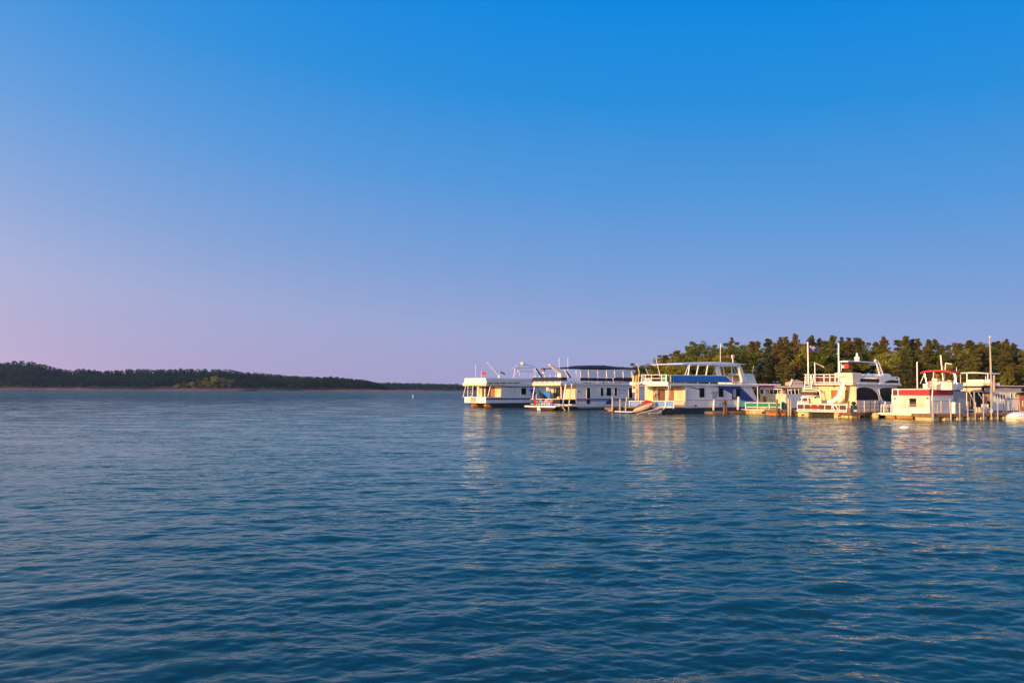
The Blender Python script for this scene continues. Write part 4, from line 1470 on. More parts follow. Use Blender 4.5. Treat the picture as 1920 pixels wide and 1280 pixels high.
# ------------------------------------------------------------------ green railed pontoon boat
f = Frame(1456, 777.5, 8, 'pontoon_boat', 'small pontoon boat with green rail panels and a long yellow float', 'pontoon boat')
Lw = 4.2
v1 = f.E(1405.5, 775, 0)[1]
z = lambda y: f.E(1430, y, 0)[2]
vL = f.E(1397.5, 760, 0)[1]; vR = f.E(1464, 760, 0)[1]
mb = MB(); mb.tube((.35, .0, .30), (.35, v1, .30), .40, 16); mb.build('float', YELLOWF, f.root, smooth=False)
mb = MB(); mb.tube((2.9, .0, .30), (2.9, v1, .30), .40, 16); mb.build('float', YELLOWF, f.root)
f.box('float_plug', DARK, -.08, 0, v1 * .40, v1 * .54, .12, .36)
f.box('deck', TRIM, -.1, 3.5, vR, vL, z(769), z(767.6))
f.box('rail_panel', GREEN, -.02, .03, vR, vL, z(762.4), z(755.4))
f.box('rail_panel', GREEN, 3.3, 3.35, vR, vL, z(762.4), z(755.4))
f.box('rail', TRIM, -.06, .06, vR - .03, vL + .03, z(755.4), z(754.2))
f.box('rail', TRIM, -.06, .06, vR - .03, vL + .03, z(763.8), z(762.5))
for t in (0, .33, .66, 1.0):
    y = vR + (vL - vR) * t
    f.box('rail_post', TRIM, -.1, -.062, y - .04, y + .04, z(768), z(750 if t == .66 else 754))
f.box('deck_locker', YELLOWF, .3, 1.0, f.E(1437, 765, .3)[1], f.E(1424, 765, .3)[1], z(767.5), z(763.9))
f.box('deck_seat', REDT, .6, 1.0, f.E(1451, 765, .6)[1], f.E(1441, 765, .6)[1], z(767.5), z(764.4))
f.box('deck_seat', REDT, .6, 1.0, f.E(1409, 765, .6)[1], f.E(1404, 765, .6)[1], z(767.5), z(764.6))
F4 = f
c = f.E(1468.5, 764, .8)
rings = []
for k, (rr, yy) in enumerate(((.36, 770.5), (.42, 763), (.38, 757), (.16, 754), (.13, 753))):
    zz = f.E(1468.5, yy, .8)[2]
    rings.append([(.8 + rr * math.cos(i * .5236), c[1] + rr * math.sin(i * .5236), zz) for i in range(12)])
o = lone(MB().loft(rings), f, 'grill', TEAL, 'dark teal covered grill with a pale cap standing right of the green pontoon', 'grill', smooth=True)


# ------------------------------------------------------------------ floating docks with their posts
def dock_post(f, m, pt, pb, v, r=.11, side=True, top=None):
    t = f.S(pt[0], pt[1], v) if side else f.E(pt[0], pt[1], v)
    b = f.S(pb[0], pb[1], v) if side else f.E(pb[0], pb[1], v)
    o = MB().tube((b[0], b[1], -.6), t, r, 10).build('post', m, f.root)
    MB().tube((t[0], t[1], t[2] - .03), (t[0], t[1], t[2] + .03), r * 1.12, 10).build('post_cap', top or m, o)
    return o


def floating_dock(px, py, a, L, W, zt, label, floats=YELLOWF, nfl=3):
    f = Frame(px, py, a, 'floating_dock', label, 'dock', 'floating docks of the marina')
    n = max(4, int(L / .55))
    mb = MB()
    for k in range(n):
        mb.box(k * L / n + .012, (k + 1) * L / n - .012, 0, W, zt - .07 + .008 * (k % 3), zt + .008 * (k % 3))
    mb.build('deck_boards', DECKWOOD, f.root)
    f.box('edge_beam', POSTB, 0, L, -.06, 0.0, zt - .28, zt - .02)
    f.box('edge_beam', POSTB, 0, L, W, W + .06, zt - .28, zt - .02)
    f.box('end_beam', POSTB, -.06, 0, -.06, W + .06, zt - .28, zt - .02)
    for k in range(nfl):
        x = .3 + k * (L - 1.5) / max(1, nfl - 1)
        MB().box(x, x + 1.1, .1, W - .1, -.45, zt - .29).build('float', floats, f.root, bevel=.06)
    return f


f = floating_dock(1146, 770, 55, 7, 1.2, .42, 'narrow finger dock between the canopy houseboat and the DAZE OFF boat')
for xt, xb, yt, yb, m in ((1148.5, 1148, 743, 767, POSTW), (1163, 1162, 748, 767, POSTW), (1175.5, 1172, 745, 768, POSTW)):
    dock_post(f, m, (xt, yt), (xb, yb), -.1, .12)
f = floating_dock(1337, 776.5, 62, 6, 1.3, .30, 'low grey finger dock beside the stern half of the DAZE OFF hull', floats=GREYC)
for xt, xb, yt, yb, m in ((1357.5, 1357.5, 748, 775, POSTB), (1361.5, 1361.5, 750, 766, POSTB)):
    dock_post(f, m, (xt, yt), (xb, yb), -.12, .11)
c = f.S(1357.5, 756, -.12); MB().tube((c[0], c[1], c[2] - .08), (c[0], c[1], c[2] + .08), .15, 10).build('mooring_line', BLACKC, f.root)
f = floating_dock(1457, 779, 68, 5, 2.0, .62, 'short brown dock with three posts between the green pontoon and the slide yacht', floats=BARREL, nfl=3)
for xt, xb, yt, yb, m in ((1457.2, 1455.5, 749, 777, POSTB), (1478.5, 1478, 748, 770, POSTW), (1482.5, 1481.5, 751, 779, POSTW)):
    dock_post(f, m, (xt, yt), (xb, yb), -.15, .11)

# ------------------------------------------------------------------ white yacht with the slide
f = Frame(1587.5, 783, 49, 'houseboat', 'two storey cream houseboat with white water slide, arched dark windows and radar arch', 'houseboat', 'houseboats moored at the marina')
W = f.E(1495.5, 780, 0)[1]
uc = 2.9
vC = f.E(1604.5, 740, uc)[1]          # right edge of the cabin end wall
vL = f.E(1530, 740, uc)[1]
L = 13.0
Sv = lambda x, y: f.S(x, y, vC)
z = lambda y: f.E(1540, y, 0)[2]
zc = lambda y: f.E(1570, y, uc)[2]
for x0, x1 in ((1495.3, 1515.6), (1563, 1585.3)):
    a, b = f.E(x0, 775, 0)[1], f.E(x1, 775, 0)[1]
    f.box('pontoon', YELLOWF, 0, L, a, b, -.4, z(773), bevel=.08)
    f.box('pontoon_plug', BROWN, -.03, 0, (a + b) / 2 - .18, (a + b) / 2 + .18, .05, .28)
f.box('underdeck', DARK, .8, L - .4, .4, W - .2, .0, z(772.4))
f.box('deck', CURTAIN, -.1, L, -.05, W + .05, z(772.3), z(770))
f.box('rub_rail', TRIM, -.16, -.1, -.08, W + .08, z(771.4), z(770.4))
f.box('front_rail', TRIM, -.02, .04, 0, W, z(768.6), z(767.4))
f.box('front_rail', TRIM, -.02, .06, -.05, W + .05, z(758.6), z(757))
f.box('rail_mesh', MESHBROWN, .0, .03, .02, W - .02, z(767), z(759.2))
for k in range(8):
    f.box('front_rail_post', TRIM, -.025, .05, W * k / 7.0 - .03, W * k / 7.0 + .03, z(770), z(757))
f.box('rail_banner', REDT, -.03, -.005, f.E(1536, 764, 0)[1], f.E(1520, 764, 0)[1], z(766.4), z(762))
f.epath('swim_ladder', TRIM, [(1560.5, 760), (1564.5, 768)], -.12, .05); f.epath('swim_ladder', TRIM, [(1567, 760), (1571.5, 768)], -.12, .05); f.epath('swim_ladder', TRIM, [(1561, 760.5), (1567.4, 760.5)], -.12, .05)
zr0, zr1 = zc(721.5), zc(718.6)
f.box('cabin', CREAM, uc, L, vC, vL, z(770) + .002, zr0)
f.side('cabin_side', WHITE, 1605.2, 722, 1676, 771, vC - .03, vC)
# end wall details
f.end('louver_panel', CREAM, 1543.5, 726, 1553, 752, uc, .05)
for k in range(6):
    f.end('louver', CURTAIN, 1544.2, 728 + k * 4, 1552.3, 728.7 + k * 4, uc - .05, .03)
f.end('door_frame', CREAM, 1556.5, 729, 1592, 756.6, uc, .03)
f.end('door', WOODDOOR, 1558, 731, 1570, 756.4, uc - .03, .03)
f.end('door', WOODDOOR, 1584, 731, 1590.6, 756.4, uc - .03, .03)
f.end('door_post', TRIM, 1574, 730, 1576, 756.4, uc - .03, .04)
f.end('wall_panel', CREAM, 1592.5, 723, 1603.8, 757, uc, .04)
f.end('roof_beam', CURTAIN, 1529, 720.6, 1604, 723.6, uc, .25)
f.end('porch_lamp', DARK, 1562, 724.2, 1565, 725.4, uc, .15)
f.box('roof', WHITE, uc - 1.2, L + .4, vC - .3, vL + .3, zr0, zr1)
f.side('roof_line', GREYC, 1610, 720.2, 1686, 721, vC - .33, vC - .3)
# left stair and lower seats
for y0, y1, x0, x1, m, nm, u in ((727.6, 730.5, 1504, 1530, CREAM, 'stair_landing', 1.4), (734.2, 741, 1504.5, 1526, MESHBROWN, 'rail_mesh', 1.3), (741, 742.4, 1504, 1530, TRIM, 'stair_rail', 1.3), (732.6, 734.0, 1503, 1530, TRIM, 'stair_rail', 1.3),
                                 (744, 746, 1501, 1527, TRIM, 'seat_rail', .8), (752, 753.4, 1495.5, 1517, TRIM, 'seat_rail', .3), (755.4, 757, 1495.5, 1552, CREAM, 'bench', .35), (746.5, 756, 1507, 1518, MESHBROWN, 'bench_back', 1.0), (746, 756, 1519, 1540, CREAM, 'bench_back', 1.2)):
    f.end(nm, m, x0, y0, x1, y1, u, .12)
f.end('stair_opening', DARK, 1531, 734, 1536, 740, uc, .03)
for x0, y0, x1, y1, u in ((1511, 703, 1507.5, 733, 1.3), (1520, 703, 1522, 730, 1.3), (1526, 703, 1523.5, 719, 1.3), (1504.5, 742, 1502, 757, .8), (1514, 742, 1516, 757, .8), (1496, 752, 1496, 758, .3), (1536, 730, 1541, 756, 1.6), (1530, 731, 1536, 733, 1.6)):
    f.epath('stair_post', TRIM, [(x0, y0), (x1, y1)], u, .06)
for k in range(6):
    f.end('stair_step', TRIM, 1509 - k * .3, 706 + k * 4.2, 1522, 706.8 + k * 4.2, 1.35, .25)
for k in range(7):
    f.epath('seat_spindle', TRIM, [(1498 + k * 2.8, 752.5), (1498 + k * 2.8, 757)], .3, .04)
# upper rail
ue = uc - 1.05
for y in (702, 707, 716.4):
    f.epath('roof_rail', TRIM, [(1508, y), (1570, y)], ue, .045)
for x in (1511, 1521, 1528, 1545, 1556, 1566):
    f.epath('roof_rail_post', TRIM, [(x, 701.6), (x, 718.4)], ue, .055)
f.end('rail_mesh', MAROON, 1529, 708, 1570, 714.6, ue + .05, .02)
# console and top
a = f.E(1564.5, 699, ue + .2)[1]; b = f.E(1599, 699, ue + .2)[1]
rings = []
zt0, zt1 = f.E(1580, 717.5, ue)[2], f.E(1580, 698.6, ue)[2]
for zz, k in ((zt0, .3), (zt0 + (zt1 - zt0) * .45, .15), (zt0 + (zt1 - zt0) * .9, 0), (zt1, .12)):
    rings.append([(ue + .1 + k, a - k, zz), (ue + .1 + k, b + k * .4, zz), (ue + 2.2 - k, b + k * .4, zz), (ue + 2.2 - k, a - k, zz)])
MB().loft(rings).build('helm_console', PALECREAM, f.root)
f.end('console_shelf', BROWN, 1573, 706.8, 1587, 707.5, ue + .22, .05)
f.epath('mast', TRIM, [(1572.5, 718), (1572.3, 643)], ue + .15, .075, 8)
c = f.E(1570, 663, ue + .15); MB().sphere((c[0], c[1], c[2]), .06, 8, 6).build('mast_light', TRIM, f.root)
f.side('hull_windscreen', WHITE, 1601, 702.6, 1652, 708.4, vC - .05, vC + .12, bevel=.04)
f.side('window_band', GLASS, 1599, 708.6, 1650, 716.6, vC - .03, vC + .05)
for x in (1599, 1612, 1628, 1640):
    f.side('window_mullion', TRIM if x == 1599 else MAROON, x, 708.6, x + .8, 716.6, vC - .045, vC - .03)
f.sidepoly('helm_pod', WHITE, [(1650, 708.6), (1654, 704), (1659, 700.6), (1665, 700), (1670, 702), (1673, 707), (1686.5, 711.4), (1687, 721), (1650, 720)], vC - .06, vC + 2.6)
f.sidepoly('pod_window', GLASS, [(1657.5, 717.6), (1662, 714.4), (1667, 712.8), (1673, 712.2), (1684.6, 713.4), (1684.8, 718)], vC - .08, vC - .06)
f.spath('stern_rail', TRIM, [(1673, 708), (1678, 706.6), (1685, 707.2), (1688, 722)], vC, .05); f.spath('stern_rail', TRIM, [(1676, 711), (1680, 707)], vC, .05)
# bimini hard top and arch
pb = f.S(1645, 674.6, vC + .3)
ut = ue + .1
pm_ = f.E(1573.5, 676.4, ut)
vT = pm_[1]
zt_ = pm_[2]
rings = []
for u, dz in ((ut - .1, -.03), (ut + .4, 0.02), ((ut + pb[0]) / 2, .03), (pb[0] - .8, .0), (pb[0] - .2, -.05), (pb[0] + .1, -.16)):
    zz = zt_ + dz
    rings.append([(u, vC + .25, zz - .12), (u, vC + .25, zz - .02), (u, vC + .6, zz + .04), (u, vT - .4, zz + .04), (u, vT, zz - .02), (u, vT, zz - .12)])
MB().loft(rings).build('hard_top', WHITE, f.root)
f.box('hard_top_lining', MAROON, ut, pb[0] - .4, vC + .35, vT - .1, zt_ - .2, zt_ - .125)
f.spath('radar_arch', TRIM, [(1641, 675), (1646, 677.5), (1649, 685), (1655.5, 703.5)], vC + .25, .10, 8)
f.spath('radar_arch', TRIM, [(1640, 676.5), (1643, 680), (1646, 690), (1649.5, 704)], vC + .25, .09, 8)
for t in range(3):
    f.spath('arch_strut', TRIM, [(1644.5 + t * 2, 683 + t * 7), (1648.5 + t * 2.3, 683 + t * 7)], vC + .25, .05)
f.spath('hard_top_post', TRIM, [(1574.5, 678), (1575, 700)], vC + 1.5, .07)
c = f.S(1607, 671.5, (vC + vT) / 2)
o = MB().sphere(c, .30, 14, 10, .95).build('radar_dome', TRIM, f.root, smooth=True)
MB().tube((c[0], c[1], c[2] + .2), (c[0], c[1], c[2] + .55), .09, 8, .12).build('dome_cap', TRIM, o)
MB().tube((c[0], c[1], c[2] - .45), (c[0], c[1], c[2] - .2), .3, 12).build('mount', TRIM, o)
# arched side windows
def arch(pts, nm='arched_window'):
    f.sidepoly(nm, GLASS, pts, vC - .06, vC - .03)
arch([(1606.3, 750.2), (1606.6, 728.6), (1612, 726.6), (1620, 725.8), (1629, 727), (1637, 730), (1643, 735.5), (1646.5, 742), (1647.6, 750)])
arch([(1648.5, 729.6), (1655, 727), (1664, 726.4), (1675, 727.4), (1675, 752), (1658, 752.2), (1653.5, 748), (1650, 740)])
f.spath('window_trim', TRIM, [(1605.8, 751), (1648.4, 750.8), (1647, 742), (1643.4, 735), (1637, 729.2), (1629, 726.2), (1620, 725), (1612, 725.8), (1606, 728)], vC - .05, .035)
f.spath('window_trim', TRIM, [(1648, 729), (1649.8, 741), (1653.5, 749), (1658, 753)], vC - .05, .035)
f.side('side_line', GREYC, 1606, 757, 1676, 757.6, vC - .04, vC - .03)
f.side('side_line', GREYC, 1606, 763.4, 1676, 764, vC - .04, vC - .03)
# the slide: a trough sweeping from the roof down to the front deck
cl = [(1580, 716.5, uc - 1.2), (1578.5, 723, uc - 1.5), (1576, 733, uc - 1.8), (1571.5, 743, uc - 2.1), (1564.5, 750.5, uc - 2.35), (1557, 754.5, uc - 2.5), (1551.5, 755.6, uc - 2.6)]
rings = []
for i, (x, y, u) in enumerate(cl):
    p = Vector(f.E(x, y, u))
    x2, y2, u2 = cl[min(i + 1, len(cl) - 1)]; x1, y1, u1 = cl[max(i - 1, 0)]
    tan = (Vector(f.E(x2, y2, u2)) - Vector(f.E(x1, y1, u1))).normalized()
    across = Vector((0.55, -.83, 0)); across = (across - tan * across.dot(tan)).normalized()
    nrm = across.cross(tan).normalized()
    if nrm.z < 0: nrm = -nrm
    wv = .23
    rings.append([tuple(p + across * a_ * wv + nrm * b_) for a_, b_ in ((-1, .18), (-.85, .02), (0, -.05), (.85, .02), (1, .18), (1.04, .16), (.9, -.06), (0, -.13), (-.9, -.06), (-1.04, .16))])
MB().loft(rings).build('slide', TRIM, f.root, smooth=False)
F5 = f
q = f.E(1585, 687, ue + .6)
MB_ = MB()
# small pennant on the hard top post
p0, p1 = f.E(1577.5, 681.8, ue + .3), f.E(1591, 691.6, ue + .3)
w = f.world((p0[0], (p0[1] + p1[1]) / 2, p1[2]))
root = empty('pennant', w, math.pi / 2 - f.a, 'small red and black flag with white bands under the radar hard top', 'flag')
hw = abs(p0[1] - p1[1]) / 2; hh = p0[2] - p1[2]
MB().box(-.02, .02, -hw, hw * .2, .05, hh - .02).build('red_field', FLAGRED, root)
MB().box(-.02, .02, hw * .2, hw, .25, hh - .28).build('black_field', BLACKC, root)
MB().box(-.025, .025, hw * .2, hw, hh - .28, hh - .16).build('white_band', FLAGWHITE, root)
MB().box(-.025, .025, hw * .2, hw, .12, .25).build('white_band', FLAGWHITE, root)
MB().tube((0, hw, -.2), (0, hw, hh + .05), .03, 8).build('flag_pole', TRIM, root)


def wavy(w, h, nx, amp, m, name, parent, x0=0.0, z0=0.0, off=0.0, th=.012, slope=0.0):
    vs_, fs_ = [], []
    for i in range(nx + 1):
        t = i / nx
        x = x0 + w * t
        y = amp * math.sin((x) * 3.2) + off
        dz = slope * x
        vs_ += [(x, y - th, z0 + dz), (x, y - th, z0 + h + dz), (x, y + th, z0 + h + dz), (x, y + th, z0 + dz)]
    for i in range(nx):
        for k in range(4):
            fs_.append((i * 4 + k, i * 4 + (k + 1) % 4, (i + 1) * 4 + (k + 1) % 4, (i + 1) * 4 + k))
    fs_ += [(0, 1, 2, 3), (nx * 4, nx * 4 + 1, nx * 4 + 2, nx * 4 + 3)]
    return MB().add(vs_, fs_).build(name, m, parent)


# state flag on its tall pole at the yacht's stair
b = f.world(f.E(1515.5, 702, 1.2)); t = f.world(f.E(1514.8, 643, 1.2))
root = empty('flag', (b.x, b.y, b.z), 0, 'dark blue flag with white palm tree and crescent on a tall pole', 'flag')
hp = t.z - b.z
MB().tube((0, 0, -1.0), (0, 0, hp), .075, 10).build('flag_pole', TRIM, root)
MB().sphere((0, 0, hp + .05), .09, 8, 6).build('finial', TRIM, root)
cw, ch = 1.06, .72
cz = hp - ch - .16
cloth = wavy(cw, ch, 14, .05, FLAGBLUE, 'cloth', root, .06, cz, slope=-.10)
yy = lambda x: .05 * math.sin(x * 3.2)
# crescent
mb = MB()
cx, cz_ = .26, cz + ch - .2
outer = [(cx + .10 * math.cos(a), cz_ + .10 * math.sin(a)) for a in np.linspace(R(-150), R(60), 12)]
inner = [(cx - .035 + .085 * math.cos(a), cz_ + .035 + .085 * math.sin(a)) for a in np.linspace(R(45), R(-135), 12)]
mb.prism_y(outer + inner, yy(cx) - .03, yy(cx) + .03); mb.build('crescent', FLAGWHITE, cloth)
mb = MB()
px_, pz_ = .58, cz - .05 + .12
mb.prism_y([(px_ - .025, pz_), (px_ + .025, pz_), (px_ + .02, pz_ + .28), (px_ - .02, pz_ + .28)], yy(px_) - .03, yy(px_) + .03)
for a in range(-15, 196, 26):
    dx, dz = math.cos(R(a)), math.sin(R(a))
    mx_ = (px_ + .13 * dx, pz_ + .30 + .13 * dz + .03); ex = (px_ + .24 * dx, pz_ + .28 + .2 * dz - .05)
    mb.prism_y([(px_, pz_ + .27), (mx_[0] - .05 * dz, mx_[1] + .05 * dx), ex, (mx_[0] + .05 * dz, mx_[1] - .05 * dx)], yy(px_) - .032, yy(px_) + .032)
mb.build('palm_tree', FLAGWHITE, cloth)
# wind sock pole beside it
b = f.world(f.E(1528, 702, 1.2)); t = f.world(f.E(1527.6, 679, 1.2))
root = empty('wind_sock', (b.x, b.y, b.z), 0, 'pale tapering wind sock on a short pole right of the dark blue flag', 'wind sock')
hp = t.z - b.z
MB().tube((0, 0, -.9), (0, 0, hp), .055, 8).build('pole', TRIM, root)
MB().tube((.12, 0, hp - .12), (.62, 0, hp - .35), .075, 10, .06).tube((.62, 0, hp - .35), (.98, 0, hp - .52), .06, 10, .10).build('sock', TAN, root)

# dock between the slide yacht and the red topped boat
f = floating_dock(1596, 783.5, 54, 9, 1.3, .55, 'finger dock with thin posts between the slide yacht and red topped boat')
for xt, xb, yt, yb, m, v in ((1591.3, 1590.8, 752, 782, POSTB, -.15), (1611, 1611, 752, 772, POSTB, 1.4), (1621, 1621.5, 752, 784, POSTW, -.15), (1631.5, 1631, 752, 772, POSTB, 1.2), (1641, 1641, 752, 775, POSTW, -.1), (1649.5, 1649.5, 752, 769, POSTB, 1.0)):
    t = at_depth(xt, yt, 79.5 + (xt - 1591) * .13); b = at_depth(xb, yb, 79.5 + (xt - 1591) * .13)
    tl, bl = f.loc(t), f.loc(b)
    o = MB().tube((bl[0], bl[1], -.6), tl, .075 if m is POSTB else .09, 10).build('post', m, f.root)
    MB().tube((tl[0], tl[1], tl[2] - .03), (tl[0], tl[1], tl[2] + .03), .1, 10).build('post_cap', m, o)
F56 = f
for px, py, r, m, lb, nm in ((1641.5, 780.5, .36, YELLOWF, 'round cream mooring buoy floating left of the red topped boat', 'mooring_buoy'),
                             (1594.6, 777.5, .17, PLASTIC, 'small white ball fender at the corner of the finger dock', 'ball_fender')):
    p = at_water(px, py + (3 if r > .3 else 5))
    o = MB().sphere((0, 0, r * (.65 if r > .3 else 1.6)), r, 16, 10).build(nm, m, None, smooth=True)
    o.location = p
    tag(o, lb, 'buoy')
a = f.world((f.loc(at_depth(1601, 771, 80))))
root = empty('outboard_motor', (a.x, a.y, .58), R(20), 'black outboard motor with white cowl stored on the finger dock by the slide yacht', 'outboard motor')
MB().box(-.24, .24, -.2, .2, .0, .75).build('motor_crate', TEAL, root, bevel=.03)
MB().sphere((0, 0, .93), .24, 12, 8, .8).build('motor_cowl', BLACKC, root, smooth=True)
MB().box(-.2, .2, -.22, -.205, .1, .3).build('crate_label', FLAGWHITE, root)

# ------------------------------------------------------------------ red topped houseboat
f = Frame(1744.5, 786.5, 50, 'houseboat', 'small white houseboat with bright red roof panels and a red bimini', 'houseboat', 'houseboats moored at the marina')
W = f.E(1652, 778, 0)[1]
uc = .7
vC = f.E(1742.5, 760, uc)[1]; vL = f.E(1672, 760, uc)[1]
z = lambda y: f.E(1700, y, 0)[2]
zc = lambda y: f.E(1705, y, uc)[2]
L = 9.0
for x0, x1 in ((1660, 1678), (1681, 1711), (1716, 1735)):
    a, b = f.E(x0, 780, .2)[1], f.E(x1, 780, .2)[1]
    mb = MB(); mb.tube((.45, a, .22), (.45, b, .22), .30, 14); mb.build('float_barrel', BARREL, f.root, smooth=False)
    MB().tube((3.5, a, .22), (3.5, b, .22), .30, 12).build('float_barrel', BARREL, f.root)
f.box('underdeck', DARK, .7, L, vC + .1, vL - .1, -.3, z(777.4))
f.box('deck', TRIM, -.1, L, -.05, W + .3, z(777.2), z(774.6))
f.box('deck_edge', CURTAIN, -.14, -.1, -.05, W, z(779), z(777))
f.box('cabin', PALECREAM, uc, L, vC, vL, z(774.5), zc(741.6))
f.side('cabin_side', WHITE, 1743, 742, 1787, 776, vC - .02, vC)
f.side('cabin_side', GREYC, 1787.2, 733, 1812, 772, vC - .01, vC + .02)
f.side('side_line', GREYC, 1744, 751, 1787, 751.8, vC - .03, vC - .02)
f.end('wall_strip', TRIM, 1671.5, 741, 1743, 742.6, uc, .06)
w_ = f.end('window', BROWN, 1704.5, 746, 1718.5, 763, uc, .035)
f.end('pane', GLASS, 1706, 747.4, 1717, 754, uc - .035, .01, parent=w_); f.end('pane', GLASS, 1706, 755.2, 1717, 761.8, uc - .035, .01, parent=w_)
f.end('shutter', CURTAIN, 1692, 746, 1700.5, 763, uc, .03); f.end('shutter', CURTAIN, 1722, 746, 1732, 763, uc, .03)
f.end('porch_lamp', BROWN, 1676, 745.6, 1679, 748.4, uc, .12); f.end('porch_lamp', DARK, 1737, 744.6, 1740, 747.6, uc, .12)
f.end('door_seam', CURTAIN, 1685.6, 744, 1686.2, 771, uc, .015)
for y in (758.3, 762):
    f.epath('front_rail', TRIM, [(1652, y), (1741, y)], .2, .022)
for x in (1652, 1657, 1670.5, 1700, 1741):
    f.epath('front_rail_post', TRIM, [(x, 757.6), (x, 774.6)], .2, .035)
# red roof panels
ue = uc - .15
f.end('roof_panel', RED, 1685, 730.4, 1742.8, 741, ue, .05)
f.end('roof_panel', MAROON, 1674.4, 730.6, 1683, 741, ue + .05, .04)
f.epath('roof_rail', TRIM, [(1673, 729.8), (1743, 729.4)], ue - .02, .05)
for x in (1673.3, 1683.9):
    f.epath('roof_rail_post', TRIM, [(x, 729.5), (x, 742)], ue - .03, .055)
f.side('roof_panel', RED, 1743.2, 730.2, 1784.6, 741, vC - .06, vC - .02)
f.side('roof_rail', TRIM, 1743, 729.2, 1785, 730.2, vC - .08, vC - .02)
f.side('roof_edge', TRIM, 1743, 741.2, 1787, 742.4, vC - .07, vC - .02)
f.box('roof_floor', WHITE, uc, L, vC, vL, zc(741.4), zc(740))
# top deck gear
for x0, y0, x1, y1, u, d, m, nm in ((1730, 719, 1744, 730, 2.0, 1.0, PALECREAM, 'roof_locker'), (1746.5, 709, 1757, 716, 3.2, .8, PALECREAM, 'helm_seat'), (1747, 716, 1785, 731, 3.0, 1.0, PALECREAM, 'roof_locker'),
                                    (1776, 712, 1783, 718, 2.6, .6, TAN, 'roof_seat'), (1760, 714.5, 1776, 717, 3.4, .8, TRIM, 'helm_console')):
    f.end(nm, m, x0, y0, x1, y1, u, d, bevel=.04)
f.side('stern_box', WHITE, 1787, 718, 1806, 731, vC - .02, vC + 1.6, bevel=.05)
f.end('seat_strap', DARK, 1779, 720.6, 1782, 721.6, 2.0, .05)
f.end('helm_pennant', FLAGRED, 1754, 702, 1760, 705.5, 3.0, .03)
f.epath('mast', TRIM, [(1720, 731), (1719.4, 678)], uc + .4, .06, 8)
f.epath('antenna', TRIM, [(1768.5, 714), (1763.5, 665.5)], 2.4, .07, 8)
f.epath('light_pole', TRIM, [(1770.5, 712), (1773, 680.5), (1784.5, 682.6)], 3.0, .05, 8)
rings = []
pf = [(1730.3, 698.6, 701.6), (1734, 696.4, 699.4), (1742, 694.6, 697.6), (1756, 693.6, 696.8), (1772, 693.6, 696.8), (1784, 695.4, 698.4), (1792, 699.2, 701.4)]
for x, yt, yb in pf:
    t, b_ = f.E(x, yt, 2.2), f.E(x, yb, 2.2)
    rings.append([(1.6, b_[1], b_[2]), (1.6, t[1], t[2]), (3.6, t[1], t[2]), (3.6, b_[1], b_[2])])
MB().loft(rings).build('bimini', RED, f.root)
for x0, x1 in ((1733.5, 1725.5), (1733.5, 1738), (1791, 1789), (1788.5, 1794)):
    f.epath('bimini_leg', STEEL, [(x0, 700), (x1, 719)], 1.7, .045)
# small stool on the side porch
F6 = f
c = f.E(1661, 774, .5)
w = f.world((.5, c[1], z(774.6)))
root = empty('stool', w, 0, 'golden wooden folding stool on the left edge of the red topped boat deck', 'stool')
for s_ in (-1, 1):
    MB().tube((-.2 * s_, -.15, 0), (.14 * s_, -.15, .75), .035, 6).build('leg', YELLOWF, root); MB().tube((-.2 * s_, .15, 0), (.14 * s_, .15, .75), .035, 6).build('leg', YELLOWF, root)
MB().box(-.2, .2, -.2, .2, .75, .82).build('seat', YELLOWF, root)
MB().tube((0, .1, .82), (0, .1, 1.15), .05, 8).build('seat_knob', TRIM, root)
# striped flag on its pole
b = f.world(f.E(1747, 755, -.2)); t = f.world(f.E(1750.6, 697, -.2))
root = empty('flag', (b.x, b.y, b.z), 0, 'drooping red and white striped flag on a white pole beside the red roof', 'flag')
v = t - b
MB().tube((0, 0, 0), v, .06, 8, .045).build('flag_pole', TRIM, root)
tp = f.world(f.E(1749.4, 713, -.2)) - b
for k in range(9):
    m = FLAGRED if k % 2 == 0 else FLAGWHITE
    x1 = -.55 + .03 * math.sin(k * 1.3)
    z1, z0 = -.075 * k, -.075 * (k + 1)
    d = -.34 * .55
    vs_ = []
    for y_ in (-.012, .012):
        vs_ += [(tp.x, tp.y + y_, tp.z + z1), (tp.x - .28, tp.y + y_ + .05, tp.z + z1 - .02), (tp.x + x1, tp.y + y_ - .03, tp.z + z1 + d * .6 + .0), (tp.x + x1, tp.y + y_ - .03, tp.z + z0 + d * .6), (tp.x - .28, tp.y + y_ + .05, tp.z + z0 - .02), (tp.x, tp.y + y_, tp.z + z0)]
    MB().add(vs_, [(0, 1, 4, 5), (1, 2, 3, 4), (6, 11, 10, 7), (7, 10, 9, 8), (0, 6, 7, 1), (1, 7, 8, 2), (2, 8, 9, 3), (3, 9, 10, 4), (4, 10, 11, 5), (5, 11, 6, 0)]).build('stripe', m, root)

# ------------------------------------------------------------------ boat with the white hard top at the right, behind the walkway
f = Frame(1845, 780, 62, 'houseboat', 'shaded white houseboat at the right with white hard top and maroon roof edge', 'houseboat', 'houseboats moored at the marina')
W = 4.6
vL = f.E(1806, 740, 0)[1]
L = f.S(1918, 750, 0)[0]
zz = lambda y: f.S(1846, y, 0)[2]
uc = f.S(1857, 750, 0)[0]
f.box('hull', DARKHULL, -.4, L, -.1, vL + .1, -.5, zz(770))
f.box('deck', TRIM, -.5, uc, -.1, vL + .1, zz(770), zz(768.6))
f.box('cabin', WHITE, uc, L - .6, 0, vL, zz(770), zz(733.5))
f.box('porch_shade', DARK, uc - .04, uc, .05, vL - .05, zz(768), zz(735))  # near-black sheet painted for the shade inside the open porch
f.end('lit_panel', CURTAIN, 1843.5, 737, 1856.5, 752, uc, .1)  # sunlit part of the porch wall, its warm light put into the colour
f.end('door', BRICKO, 1845, 739, 1851, 767, uc - .1, .04)
